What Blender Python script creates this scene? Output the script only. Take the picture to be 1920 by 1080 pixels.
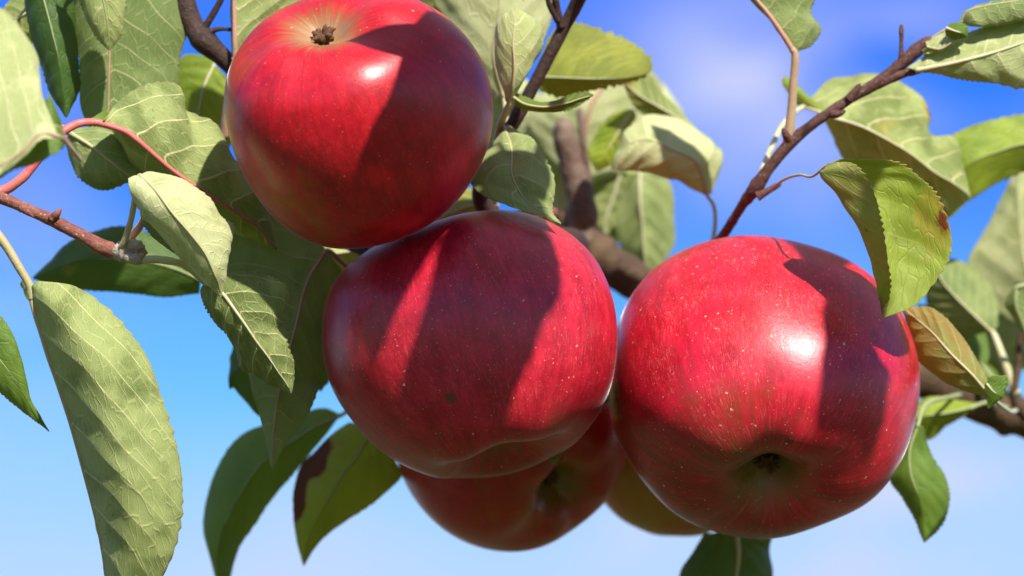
import bpy, math, random
import numpy as np
from mathutils import Vector, Matrix
from mathutils.bvhtree import BVHTree

for o in list(bpy.data.objects):
    bpy.data.objects.remove(o, do_unlink=True)
scene = bpy.context.scene
COL = scene.collection

# ------------------------------------------------------------------ camera
S = 0.1368e-3          # metres per photograph pixel (1920 wide) at the reference plane
D = 1.0                # distance of the reference plane from the lens
PITCH = math.radians(16)
CAM = np.array([0.0, 0.0, 1.62])
RIGHT = np.array([1.0, 0, 0])
UP = np.array([0, -math.sin(PITCH), math.cos(PITCH)])
BACK = np.array([0, -math.cos(PITCH), -math.sin(PITCH)])

cam_d = bpy.data.cameras.new('camera')
cam = bpy.data.objects.new('camera', cam_d)
COL.objects.link(cam)
cam.location = CAM
cam.rotation_euler = (math.pi / 2 + PITCH, 0, 0)
cam_d.sensor_width = 36.0
cam_d.lens = 36.0 * D / (1920 * S)
cam_d.clip_start = 0.02
cam_d.clip_end = 5000
cam_d.dof.use_dof = True
cam_d.dof.focus_distance = D - 190 * S
cam_d.dof.aperture_fstop = cam_d.lens / 13.0
scene.camera = cam
scene.render.resolution_x = 1024
scene.render.resolution_y = 576

# ------------------------------------------------------------------ sun
LC = np.array([0.27, 0.775, 0.57]); LC /= np.linalg.norm(LC)     # to the sun: right, up, towards the viewer
LW = LC[0] * RIGHT + LC[1] * UP + LC[2] * BACK
sun_d = bpy.data.lights.new('sun', 'SUN')
sun_d.energy = 5.0
sun_d.angle = math.radians(1.0)
sun_d.color = (1.0, 0.95, 0.87)
sun = bpy.data.objects.new('sun', sun_d)
COL.objects.link(sun)
sun.location = (1, -2, 5)
sun.rotation_euler = Vector(LW).to_track_quat('Z', 'Y').to_euler()
SUN_EL = math.asin(LW[2])
SUN_AZ = math.atan2(LW[0], LW[1])

# ------------------------------------------------------------------ sky
world = bpy.data.worlds.new('World')
scene.world = world
world.use_nodes = True
nt = world.node_tree
nt.nodes.clear()
def wn(t, **k):
    n = nt.nodes.new(t)
    for a, b in k.items(): setattr(n, a, b)
    return n
w_out = wn('ShaderNodeOutputWorld'); w_bg = wn('ShaderNodeBackground')
w_sky = wn('ShaderNodeTexSky', sky_type='NISHITA', sun_disc=False)
w_sky.sun_elevation = SUN_EL
w_sky.sun_rotation = SUN_AZ
w_sky.air_density = 1.0; w_sky.dust_density = 0.3; w_sky.ozone_density = 2.0
w_tc = wn('ShaderNodeTexCoord')
w_sep = wn('ShaderNodeSeparateXYZ')
nt.links.new(w_tc.outputs['Generated'], w_sep.inputs[0])
# clear-air blue: pale at the horizon, deep overhead
w_ramp = wn('ShaderNodeValToRGB')
els = w_ramp.color_ramp.elements
els[0].position = 0.0;  els[0].color = (0.60, 0.72, 0.92, 1)
els[1].position = 1.0;  els[1].color = (0.34, 0.37, 0.52, 1)
for p, c in ((0.205, (0.40, 0.59, 0.90)), (0.229, (0.25, 0.55, 0.90)), (0.248, (0.14, 0.48, 0.90)), (0.268, (0.10, 0.40, 0.90)), (0.285, (0.06, 0.27, 0.87)), (0.301, (0.012, 0.19, 0.86)), (0.345, (0.012, 0.15, 0.86)), (0.42, (0.14, 0.26, 0.74)), (0.6, (0.28, 0.33, 0.56))):
    e = els.new(p); e.color = (*c, 1)
nt.links.new(w_sep.outputs['Z'], w_ramp.inputs[0])
w_x10 = wn('ShaderNodeMix', data_type='RGBA', blend_type='MULTIPLY'); w_x10.inputs[0].default_value = 1
nt.links.new(w_ramp.outputs[0], w_x10.inputs[6]); w_x10.inputs[7].default_value = (7.75, 7.75, 7.75, 1)
w_mix = wn('ShaderNodeMix', data_type='RGBA'); w_mix.inputs[0].default_value = 0.94
nt.links.new(w_sky.outputs[0], w_mix.inputs[6]); nt.links.new(w_x10.outputs[2], w_mix.inputs[7])
# thin lavender-white cloud veils
w_map = wn('ShaderNodeMapping'); w_map.inputs['Location'].default_value = (0.53, 0.3, 0.17)
w_map.inputs['Scale'].default_value = (1.0, 1.0, 2.0)
nt.links.new(w_tc.outputs['Generated'], w_map.inputs[0])
w_noi = wn('ShaderNodeTexNoise'); w_noi.inputs['Scale'].default_value = 13.0; w_noi.inputs['Detail'].default_value = 5.0
w_noi.inputs['Roughness'].default_value = 0.5; w_noi.inputs['Distortion'].default_value = 0.8
nt.links.new(w_map.outputs[0], w_noi.inputs[0])
def wmath(op, a, b=0.0, clamp=False):
    n = wn('ShaderNodeMath', operation=op, use_clamp=clamp)
    for q, v in ((0, a), (1, b)):
        if isinstance(v, bpy.types.NodeSocket): nt.links.new(v, n.inputs[q])
        else: n.inputs[q].default_value = v
    return n.outputs[0]
def look(px, py):
    v = RIGHT * ((px - 960) * S) + UP * ((540 - py) * S) - BACK * D
    return v / np.linalg.norm(v)
veil = None
# soft banks of thin cloud low over the orchard: direction, angular size, density
for px, py, size, dens in ((1420, 165, 1.9, 0.72), (1750, 40, 1.6, 0.5), (60, 380, 1.5, 0.30), (20, 720, 1.4, 0.55), (1760, 980, 2.0, 1.15), (1300, 1070, 1.8, 0.85), (560, 1080, 1.8, 0.6), (-700, 300, 4, 0.6), (2900, 420, 4, 0.6), (-1600, -500, 5, 0.6), (600, -900, 5, 0.4)):
    dp = wn('ShaderNodeVectorMath', operation='DOT_PRODUCT'); nt.links.new(w_tc.outputs['Generated'], dp.inputs[0]); dp.inputs[1].default_value = look(px, py)
    k = 1.0 / (1 - math.cos(math.radians(size)))
    g = wmath('EXPONENT', wmath('MULTIPLY', wmath('SUBTRACT', dp.outputs['Value'], 1.0), k))
    g = wmath('MULTIPLY', g, dens)
    veil = g if veil is None else wmath('ADD', veil, g)
w_n2 = wmath('MULTIPLY', wmath('SUBTRACT', w_noi.outputs[0], 0.33), 3.6)
veil = wmath('MULTIPLY', veil, w_n2, True)
w_mix2 = wn('ShaderNodeMix', data_type='RGBA')
nt.links.new(veil, w_mix2.inputs[0]); nt.links.new(w_mix.outputs[2], w_mix2.inputs[6])
w_mix2.inputs[7].default_value = (4.5, 4.7, 6.4, 1)
nt.links.new(w_mix2.outputs[2], w_bg.inputs[0]); w_bg.inputs[1].default_value = 0.1
nt.links.new(w_bg.outputs[0], w_out.inputs[0])

scene.view_settings.view_transform = 'Standard'
scene.view_settings.look = 'None'
scene.view_settings.exposure = 0.62
scene.view_settings.gamma = 1.0
scene.render.engine = 'CYCLES'
cy = scene.cycles
cy.max_bounces = 6; cy.diffuse_bounces = 3; cy.glossy_bounces = 2; cy.transmission_bounces = 4
cy.caustics_reflective = False; cy.caustics_refractive = False
cy.use_denoising = True
cy.use_adaptive_sampling = True; cy.adaptive_threshold = 0.015

# ------------------------------------------------------------------ helpers
rng = np.random.default_rng(7)

def P(px, py, d=0.0):
    """point seen at photograph pixel (px, py), d pixels nearer than the reference plane"""
    z = D - d * S
    k = S * z / D
    return CAM + RIGHT * ((px - 960) * k) + UP * ((540 - py) * k) - BACK * z

def PP(pts):
    return np.array([p if isinstance(p, np.ndarray) else P(*p) for p in pts])

def PXS(d=0.0):
    return S * (D - d * S) / D

def smooth(a, b, x):
    t = np.clip((x - a) / (b - a), 0, 1)
    return t * t * (3 - 2 * t)

def catmull(pts, n, t=None):
    """resample a poly-line of any dimension as a centripetal-like Catmull-Rom spline"""
    pts = np.asarray(pts, float)
    m = len(pts)
    flat = pts.reshape(m, -1)
    ref = flat if t is None else t
    seg = np.sqrt(np.linalg.norm(np.diff(ref, axis=0), axis=1) + 1e-12) if t is None else np.diff(t)
    k = np.concatenate([[0], np.cumsum(seg)]); k /= k[-1]
    tan = np.zeros_like(flat)
    for i in range(m):
        if i == 0: tan[i] = (flat[1] - flat[0]) / (k[1] - k[0])
        elif i == m - 1: tan[i] = (flat[-1] - flat[-2]) / (k[-1] - k[-2])
        else:
            a = (flat[i] - flat[i-1]) / (k[i] - k[i-1]); b = (flat[i+1] - flat[i]) / (k[i+1] - k[i])
            h0 = k[i] - k[i-1]; h1 = k[i+1] - k[i]
            tan[i] = (a * h1 + b * h0) / (h0 + h1)
    if np.isscalar(n): u = np.linspace(0, 1, n)
    else: u = np.asarray(n)
    out = np.zeros((len(u), flat.shape[1]))
    idx = np.clip(np.searchsorted(k, u, side='right') - 1, 0, m - 2)
    h = (k[idx+1] - k[idx]); s = ((u - k[idx]) / h)[:, None]; h = h[:, None]
    out = ((2*s**3 - 3*s**2 + 1) * flat[idx] + (s**3 - 2*s**2 + s) * h * tan[idx]
           + (-2*s**3 + 3*s**2) * flat[idx+1] + (s**3 - s**2) * h * tan[idx+1])
    return out.reshape((len(u),) + pts.shape[1:])

def vnoise(p, scale, seed=0):
    """smooth value noise, p (n,3)"""
    q = p * scale + seed * 17.31
    i = np.floor(q).astype(np.int64); f = q - i; f = f * f * (3 - 2 * f)
    def h(x, y, z):
        v = (x * 374761393 + y * 668265263 + z * 2147483647 + seed * 974711) & 0xffffffff
        v = ((v ^ (v >> 13)) * 1274126177) & 0xffffffff
        return ((v ^ (v >> 16)) & 0xffff) / 65535.0 * 2 - 1
    r = 0
    for dx in (0, 1):
        for dy in (0, 1):
            for dz in (0, 1):
                wgt = (f[:, 0] if dx else 1 - f[:, 0]) * (f[:, 1] if dy else 1 - f[:, 1]) * (f[:, 2] if dz else 1 - f[:, 2])
                r = r + wgt * h(i[:, 0] + dx, i[:, 1] + dy, i[:, 2] + dz)
    return r

WORLD_LOC = {}
def origin(o):
    return WORLD_LOC[o.name]

def empty(name, loc, label, cat, group=None):
    o = bpy.data.objects.new(name, None)
    COL.objects.link(o)
    o.empty_display_size = 0.01
    o.location = loc
    WORLD_LOC[o.name] = np.array(loc, float)
    o['label'] = label; o['category'] = cat
    if group: o['group'] = group
    return o

def mesh_obj(name, verts, faces, mats, parent=None, org=None, mat_idx=None, attrs=None, uv=None, smooth_sh=True):
    verts = np.asarray(verts, float)
    org = verts.mean(0) if org is None else np.array(org, float)
    me = bpy.data.meshes.new(name)
    me.from_pydata((verts - org).tolist(), [], [list(map(int, f)) for f in faces])
    for m in (mats if isinstance(mats, (list, tuple)) else [mats]):
        me.materials.append(m)
    if mat_idx is not None:
        me.polygons.foreach_set('material_index', np.asarray(mat_idx, dtype=np.int32))
    if smooth_sh:
        me.polygons.foreach_set('use_smooth', np.ones(len(me.polygons), dtype=bool))
    if attrs:
        for k, v in attrs.items():
            v = np.asarray(v, dtype=np.float32)
            if v.ndim == 1:
                a = me.attributes.new(k, 'FLOAT', 'POINT'); a.data.foreach_set('value', v)
            else:
                a = me.attributes.new(k, 'FLOAT_VECTOR', 'POINT'); a.data.foreach_set('vector', v.ravel())
    me.update()
    o = bpy.data.objects.new(name, me)
    COL.objects.link(o)
    WORLD_LOC[o.name] = org
    if parent is not None:
        o.parent = parent
        o.location = org - origin(parent)
    else:
        o.location = org
    return o

# ------------------------------------------------------------------ node materials
class NB:
    def __init__(self, name):
        self.m = bpy.data.materials.new(name); self.m.use_nodes = True
        self.t = self.m.node_tree; self.t.nodes.clear()
        self.out = self.t.nodes.new('ShaderNodeOutputMaterial')
    def n(self, typ, ins=None, **k):
        x = self.t.nodes.new(typ)
        for a, b in k.items(): setattr(x, a, b)
        if ins:
            for a, b in ins.items(): self.set(x.inputs[a], b)
        return x
    def set(self, sock, v):
        if hasattr(v, 'is_output') or isinstance(v, bpy.types.NodeSocket): self.t.links.new(v, sock)
        else: sock.default_value = v
    def math(self, op, a, b=0.0, c=None, clamp=False):
        x = self.n('ShaderNodeMath', operation=op, use_clamp=clamp)
        self.set(x.inputs[0], a); self.set(x.inputs[1], b)
        if c is not None: self.set(x.inputs[2], c)
        return x.outputs[0]
    def mix(self, f, a, b, blend='MIX'):
        x = self.n('ShaderNodeMix', data_type='RGBA', blend_type=blend)
        self.set(x.inputs[0], f)
        self.set(x.inputs[6], a if not isinstance(a, tuple) else (*a[:3], 1))
        self.set(x.inputs[7], b if not isinstance(b, tuple) else (*b[:3], 1))
        return x.outputs[2]
    def attr(self, name):
        return self.n('ShaderNodeAttribute', attribute_name=name)
    def noise(self, vec, scale, detail=3, rough=0.5, dist=0.0):
        x = self.n('ShaderNodeTexNoise', {'Scale': scale, 'Detail': detail, 'Roughness': rough, 'Distortion': dist})
        if vec is not None: self.t.links.new(vec, x.inputs['Vector'])
        return x.outputs[0]
    def noise2(self, vec, scale, detail=2, rough=0.5, dist=0.0):
        x = self.n('ShaderNodeTexNoise', {'Scale': scale, 'Detail': detail, 'Roughness': rough, 'Distortion': dist}, noise_dimensions='2D')
        self.t.links.new(vec, x.inputs['Vector'])
        return x.outputs[0]
    def ss(self, x, a, b):
        m = self.n('ShaderNodeMapRange', interpolation_type='SMOOTHSTEP')
        self.set(m.inputs[0], x); self.set(m.inputs[1], a); self.set(m.inputs[2], b)
        return m.outputs[0]
    def scale_vec(self, v, s):
        m = self.n('ShaderNodeVectorMath', operation='MULTIPLY'); self.t.links.new(v, m.inputs[0]); m.inputs[1].default_value = s
        return m.outputs[0]

def leaf_mat(name, base, base2, vein, trans, upper, stain=(0.10, 0.035, 0.012), tfac=0.35, rough=0.5):
    b = NB(name)
    cm = b.attr('cm').outputs['Vector']           # leaf surface coordinates in centimetres
    w = b.attr('w').outputs['Fac']; av = b.attr('av').outputs['Fac']; st = b.attr('stain').outputs['Fac']
    # side veins
    fr = b.math('ABSOLUTE', b.math('SUBTRACT', b.math('FRACT', w), 0.5))
    wob = b.math('MULTIPLY', b.math('SUBTRACT', b.noise2(cm, 2.5, 1), 0.5), 0.03)
    fr = b.math('ABSOLUTE', b.math('ADD', fr, wob))
    wid = b.math('MULTIPLY_ADD', av, -0.026, 0.042)
    vm = b.math('MULTIPLY', b.math('SUBTRACT', 1.0, b.math('DIVIDE', fr, wid)), 1.6, clamp=True)
    # cross veins and fine net
    vor = b.n('ShaderNodeTexVoronoi', {'Scale': 1.0}, feature='DISTANCE_TO_EDGE', voronoi_dimensions='2D')
    nv = b.n('ShaderNodeVectorMath', operation='ADD'); b.t.links.new(cm, nv.inputs[0])
    nn = b.n('ShaderNodeTexNoise', {'Scale': 3.0, 'Detail': 0.0}); b.t.links.new(cm, nn.inputs['Vector'])
    b.t.links.new(b.scale_vec(nn.outputs['Color'], (0.25, 0.25, 0.25)), nv.inputs[1])
    lad = b.n('ShaderNodeCombineXYZ'); sy = b.n('ShaderNodeSeparateXYZ'); b.t.links.new(nv.outputs[0], sy.inputs[0])
    b.set(lad.inputs[0], b.math('MULTIPLY', w, 1.3)); b.set(lad.inputs[1], b.math('MULTIPLY_ADD', sy.outputs[1], 5.5, b.math('MULTIPLY', sy.outputs[0], 1.3)))
    b.t.links.new(lad.outputs[0], vor.inputs['Vector'])
    net = b.math('SUBTRACT', 1.0, b.ss(vor.outputs['Distance'], 0.0, 0.10))
    vor2 = b.n('ShaderNodeTexVoronoi', {'Scale': 15.0}, feature='DISTANCE_TO_EDGE', voronoi_dimensions='2D'); b.t.links.new(nv.outputs[0], vor2.inputs['Vector'])
    net2 = b.math('SUBTRACT', 1.0, b.ss(vor2.outputs['Distance'], 0.0, 0.12))
    oi = b.n('ShaderNodeObjectInfo').outputs['Random']
    big = b.noise2(cm, 0.9, 3, 0.6)
    mott = b.ss(b.math('ADD', big, b.math('MULTIPLY', b.math('SUBTRACT', oi, 0.5), 0.25)), 0.34, 0.66)
    col = b.mix(mott, base, base2)
    grain = b.noise2(cm, 38, 2, 0.7)
    col = b.mix(b.math('MULTIPLY', b.ss(grain, 0.35, 0.75), 0.22 if not upper else 0.12), col, tuple(min(1, c * 1.7) for c in base2))
    col = b.mix(b.math('MULTIPLY', net, 0.22 if not upper else 0.14), col, vein)
    col = b.mix(b.math('MULTIPLY', net2, 0.16 if not upper else 0.07), col, vein)
    col = b.mix(b.math('MULTIPLY', vm, 0.82 if not upper else 0.4), col, vein)
    # scattered freckles and the leaf's own scars
    fk = b.n('ShaderNodeTexVoronoi', {'Scale': 2.3}, voronoi_dimensions='2D'); b.t.links.new(cm, fk.inputs['Vector'])
    fkm = b.math('MULTIPLY', b.math('SUBTRACT', 1.0, b.ss(b.math('ADD', fk.outputs['Distance'], b.math('MULTIPLY', b.noise2(cm, 9, 1), 0.22)), 0.12, 0.22)), b.ss(b.noise2(cm, 0.7, 1), 0.55, 0.7))
    sn = b.ss(b.math('ADD', st, b.math('MULTIPLY', b.math('SUBTRACT', b.noise2(cm, 4.5, 5, 0.7), 0.5), 0.9)), 0.36, 0.70)
    sn = b.math('MULTIPLY', sn, b.ss(st, 0.02, 0.15))
    halo = b.math('MULTIPLY', b.ss(b.math('ADD', st, b.math('MULTIPLY', b.math('SUBTRACT', b.noise2(cm, 2.2, 3, 0.6), 0.5), 0.7)), 0.12, 0.42), b.ss(st, 0.01, 0.08))
    col = b.mix(b.math('MULTIPLY', halo, 0.6), col, (0.42, 0.30, 0.05))
    scar = b.math('MAXIMUM', sn, b.math('MULTIPLY', fkm, 0.35))
    col = b.mix(scar, col, stain)
    # dry rim
    rim = b.math('MULTIPLY', b.ss(av, 0.955, 1.0), 0.45)
    col = b.mix(rim, col, (0.30, 0.24, 0.10))
    pr = b.n('ShaderNodeBsdfPrincipled')
    b.set(pr.inputs['Base Color'], col)
    b.set(pr.inputs['Roughness'], b.math('MULTIPLY_ADD', grain, 0.2, rough - 0.1))
    pr.inputs['Specular IOR Level'].default_value = 0.45 if upper else 0.2
    if not upper:
        pr.inputs['Sheen Weight'].default_value = 0.10; pr.inputs['Sheen Roughness'].default_value = 0.4
        pr.inputs['Sheen Tint'].default_value = (0.95, 1.0, 0.85, 1)
    h = b.math('ADD', b.math('MULTIPLY', net, 0.5 if not upper else -0.5), b.math('MULTIPLY', grain, 0.5))
    bp = b.n('ShaderNodeBump', {'Strength': 0.55, 'Distance': 0.0004, 'Height': h})
    b.t.links.new(bp.outputs[0], pr.inputs['Normal'])
    tr = b.n('ShaderNodeBsdfTranslucent')
    tcol = b.mix(b.math('MULTIPLY', b.math('ADD', vm, b.math('MULTIPLY', net, 0.5)), 0.35), trans, tuple(c * 0.55 for c in trans))
    tcol = b.mix(scar, tcol, (0.25, 0.08, 0.02))
    b.set(tr.inputs['Color'], tcol)
    mx = b.n('ShaderNodeMixShader'); mx.inputs[0].default_value = tfac
    b.t.links.new(pr.outputs[0], mx.inputs[1]); b.t.links.new(tr.outputs[0], mx.inputs[2])
    b.t.links.new(mx.outputs[0], b.out.inputs[0])
    return b.m

TR = (0.78, 0.90, 0.22); TRY = (0.95, 0.92, 0.18)
UND = {
    'silver': leaf_mat('leaf_underside_silver', (0.36, 0.41, 0.15), (0.58, 0.60, 0.30), (0.84, 0.79, 0.46), TR, False, rough=0.7, tfac=0.28),
    'grey':   leaf_mat('leaf_underside_grey', (0.14, 0.20, 0.06), (0.29, 0.35, 0.125), (0.60, 0.59, 0.30), TR, False, rough=0.7, tfac=0.28),
    'olive':  leaf_mat('leaf_underside_olive', (0.13, 0.18, 0.045), (0.33, 0.39, 0.135), (0.80, 0.73, 0.38), TRY, False, rough=0.65, tfac=0.28),
    'bronze': leaf_mat('leaf_underside_bronze', (0.28, 0.17, 0.045), (0.24, 0.29, 0.07), (0.54, 0.46, 0.22), TRY, False, rough=0.65, tfac=0.28),
}
UPP = {
    'green':  leaf_mat('leaf_upper_green', (0.085, 0.17, 0.022), (0.13, 0.22, 0.035), (0.22, 0.31, 0.07), TR, True, rough=0.42, tfac=0.42),
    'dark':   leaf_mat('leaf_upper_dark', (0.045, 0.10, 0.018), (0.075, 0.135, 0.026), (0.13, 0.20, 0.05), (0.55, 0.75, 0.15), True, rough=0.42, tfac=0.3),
    'lime':   leaf_mat('leaf_upper_lime', (0.17, 0.28, 0.025), (0.28, 0.39, 0.04), (0.48, 0.56, 0.14), TRY, True, rough=0.42, stain=(0.24, 0.06, 0.010), tfac=0.45),
    'yellow': leaf_mat('leaf_upper_yellow', (0.15, 0.18, 0.015), (0.24, 0.26, 0.025), (0.48, 0.46, 0.09), TRY, True, rough=0.45, stain=(0.20, 0.09, 0.03), tfac=0.45),
}

def wood_mat(name, c1, c2, c3, sc, rough=0.65):
    b = NB(name)
    tc = b.n('ShaderNodeTexCoord').outputs['Object']
    n1 = b.noise(tc, sc, 6, 0.65, 0.4); n2 = b.noise(tc, sc * 5, 5, 0.7)
    col = b.mix(b.ss(n1, 0.35, 0.65), c1, c2)
    v = b.n('ShaderNodeTexVoronoi', {'Scale': sc * 3.2}); b.t.links.new(tc, v.inputs['Vector'])
    dots = b.math('MULTIPLY', b.math('SUBTRACT', 1.0, b.ss(v.outputs['Distance'], 0.12, 0.25)), b.ss(n2, 0.45, 0.6))
    col = b.mix(b.math('MULTIPLY', dots, 0.8), col, c3)
    col = b.mix(b.math('MULTIPLY', b.ss(n2, 0.5, 0.8), 0.5), col, c3)
    pr = b.n('ShaderNodeBsdfPrincipled'); b.set(pr.inputs['Base Color'], col); pr.inputs['Roughness'].default_value = rough
    pr.inputs['Specular IOR Level'].default_value = 0.35
    bp = b.n('ShaderNodeBump', {'Strength': 0.7, 'Distance': 0.0008, 'Height': b.math('ADD', n2, n1)})
    b.t.links.new(bp.outputs[0], pr.inputs['Normal']); b.t.links.new(pr.outputs[0], b.out.inputs[0])
    return b.m

W_DARK = wood_mat('bark_dark', (0.035, 0.018, 0.014), (0.065, 0.032, 0.024), (0.16, 0.10, 0.07), 160)
W_RED = wood_mat('bark_red', (0.19, 0.05, 0.035), (0.30, 0.12, 0.085), (0.52, 0.38, 0.30), 220, 0.55)
W_PURP = wood_mat('bark_purple', (0.085, 0.030, 0.024), (0.13, 0.055, 0.042), (0.40, 0.28, 0.22), 240, 0.55)
W_GREY = wood_mat('bark_grey', (0.12, 0.07, 0.05), (0.26, 0.19, 0.14), (0.03, 0.018, 0.012), 60, 0.8)
W_BROWN = wood_mat('bark_brown', (0.06, 0.035, 0.02), (0.13, 0.08, 0.04), (0.025, 0.015, 0.01), 70, 0.8)
W_BUD = wood_mat('bud_fuzz', (0.38, 0.30, 0.24), (0.52, 0.44, 0.36), (0.20, 0.11, 0.08), 260, 0.9)
W_CALYX = wood_mat('dry_calyx', (0.10, 0.045, 0.02), (0.22, 0.11, 0.05), (0.03, 0.015, 0.01), 500, 0.85)

def stalk_mat(name, c1, c2):
    b = NB(name)
    tc = b.n('ShaderNodeTexCoord').outputs['Object']
    col = b.mix(b.ss(b.noise(tc, 90, 4, 0.6), 0.35, 0.65), c1, c2)
    pr = b.n('ShaderNodeBsdfPrincipled'); b.set(pr.inputs['Base Color'], col); pr.inputs['Roughness'].default_value = 0.5
    pr.inputs['Sheen Weight'].default_value = 0.15
    bp = b.n('ShaderNodeBump', {'Strength': 0.4, 'Distance': 0.0003, 'Height': b.noise(tc, 900, 3, 0.6)})
    b.t.links.new(bp.outputs[0], pr.inputs['Normal']); b.t.links.new(pr.outputs[0], b.out.inputs[0])
    return b.m
ST = {
    'pink':  stalk_mat('stalk_pink', (0.62, 0.07, 0.09), (0.60, 0.16, 0.13)),
    'rose':  stalk_mat('stalk_rose', (0.50, 0.24, 0.17), (0.46, 0.32, 0.18)),
    'pale':  stalk_mat('stalk_pale', (0.48, 0.46, 0.24), (0.56, 0.52, 0.32)),
    'tan':   stalk_mat('stalk_tan', (0.42, 0.34, 0.17), (0.44, 0.40, 0.20)),
    'green': stalk_mat('stalk_green', (0.26, 0.30, 0.11), (0.32, 0.36, 0.15)),
}

# ------------------------------------------------------------------ geometry builders
def tube_data(path, radii, sides=10, rough=0.0, seed=0, cap=True, rings=None):
    path = np.asarray(path, float); radii = np.asarray(radii, float)
    n = rings or max(8, (len(path) - 1) * 8)
    q = catmull(np.concatenate([path, radii[:, None]], 1), n)
    pts, r = q[:, :3], q[:, 3]
    tan = np.gradient(pts, axis=0); tan /= np.linalg.norm(tan, axis=1)[:, None] + 1e-12
    ref = np.array([0.3, 0.2, 0.93]); nrm = []
    a = ref - tan[0] * (ref @ tan[0]); a /= np.linalg.norm(a)
    for i in range(n):
        a = a - tan[i] * (a @ tan[i]); a /= np.linalg.norm(a); nrm.append(a)
    nrm = np.array(nrm); bi = np.cross(tan, nrm)
    ang = np.arange(sides) / sides * 2 * math.pi
    rad = np.repeat(r[:, None], sides, 1)
    if rough:
        d = nrm[:, None] * np.cos(ang)[None, :, None] + bi[:, None] * np.sin(ang)[None, :, None]
        p0 = (pts[:, None] + d * rad[:, :, None]).reshape(-1, 3)
        nz = vnoise(p0, 1.0 / (r.mean() * 2.2), seed) * 0.6 + vnoise(p0, 1.0 / (r.mean() * 0.8), seed + 3) * 0.4
        rad = rad * (1 + rough * nz.reshape(n, sides))
        uu = np.linspace(0, 1, n); rk = np.random.default_rng(seed + 77)
        for _ in range(int(3 + n / 14)):
            rad = rad * (1 + rough * rk.uniform(0.15, 0.7) * np.exp(-((uu - rk.uniform(0, 1)) / (1.6 / n)) ** 2))[:, None]
    v = pts[:, None] + (nrm[:, None] * np.cos(ang)[None, :, None] + bi[:, None] * np.sin(ang)[None, :, None]) * rad[:, :, None]
    v = v.reshape(-1, 3)
    f = []
    for i in range(n - 1):
        for j in range(sides):
            k = (j + 1) % sides
            f.append((i*sides + j, i*sides + k, (i+1)*sides + k, (i+1)*sides + j))
    if cap:
        f.append(tuple(range(sides - 1, -1, -1))); f.append(tuple((n-1)*sides + j for j in range(sides)))
    return v, f

def merge(parts):
    vs, fs, o = [], [], 0
    for v, f in parts:
        vs.append(v); fs += [tuple(i + o for i in q) for q in f]; o += len(v)
    return np.concatenate(vs), fs

def wood(parent, name, pts, mat, rough=0.1, sides=14, seed=0, extra=()):
    """pts: (px, py, d, radius px)"""
    data = []
    for p in (pts,) + tuple(extra):
        path = PP([q[:3] for q in p]); rad = [q[3] * PXS(q[2]) for q in p]
        ext = path[-1] + (path[-1] - path[-2]) / np.linalg.norm(path[-1] - path[-2]) * rad[-1] * 0.8
        path = np.vstack([path, ext]); rad = rad + [rad[-1] * 0.35]
        data.append(tube_data(path, rad, sides, rough, seed, rings=(len(p) - 1) * 14))
    v, f = merge(data)
    return mesh_obj(name, v, f, mat, parent, org=P(*pts[0][:3]))

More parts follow.
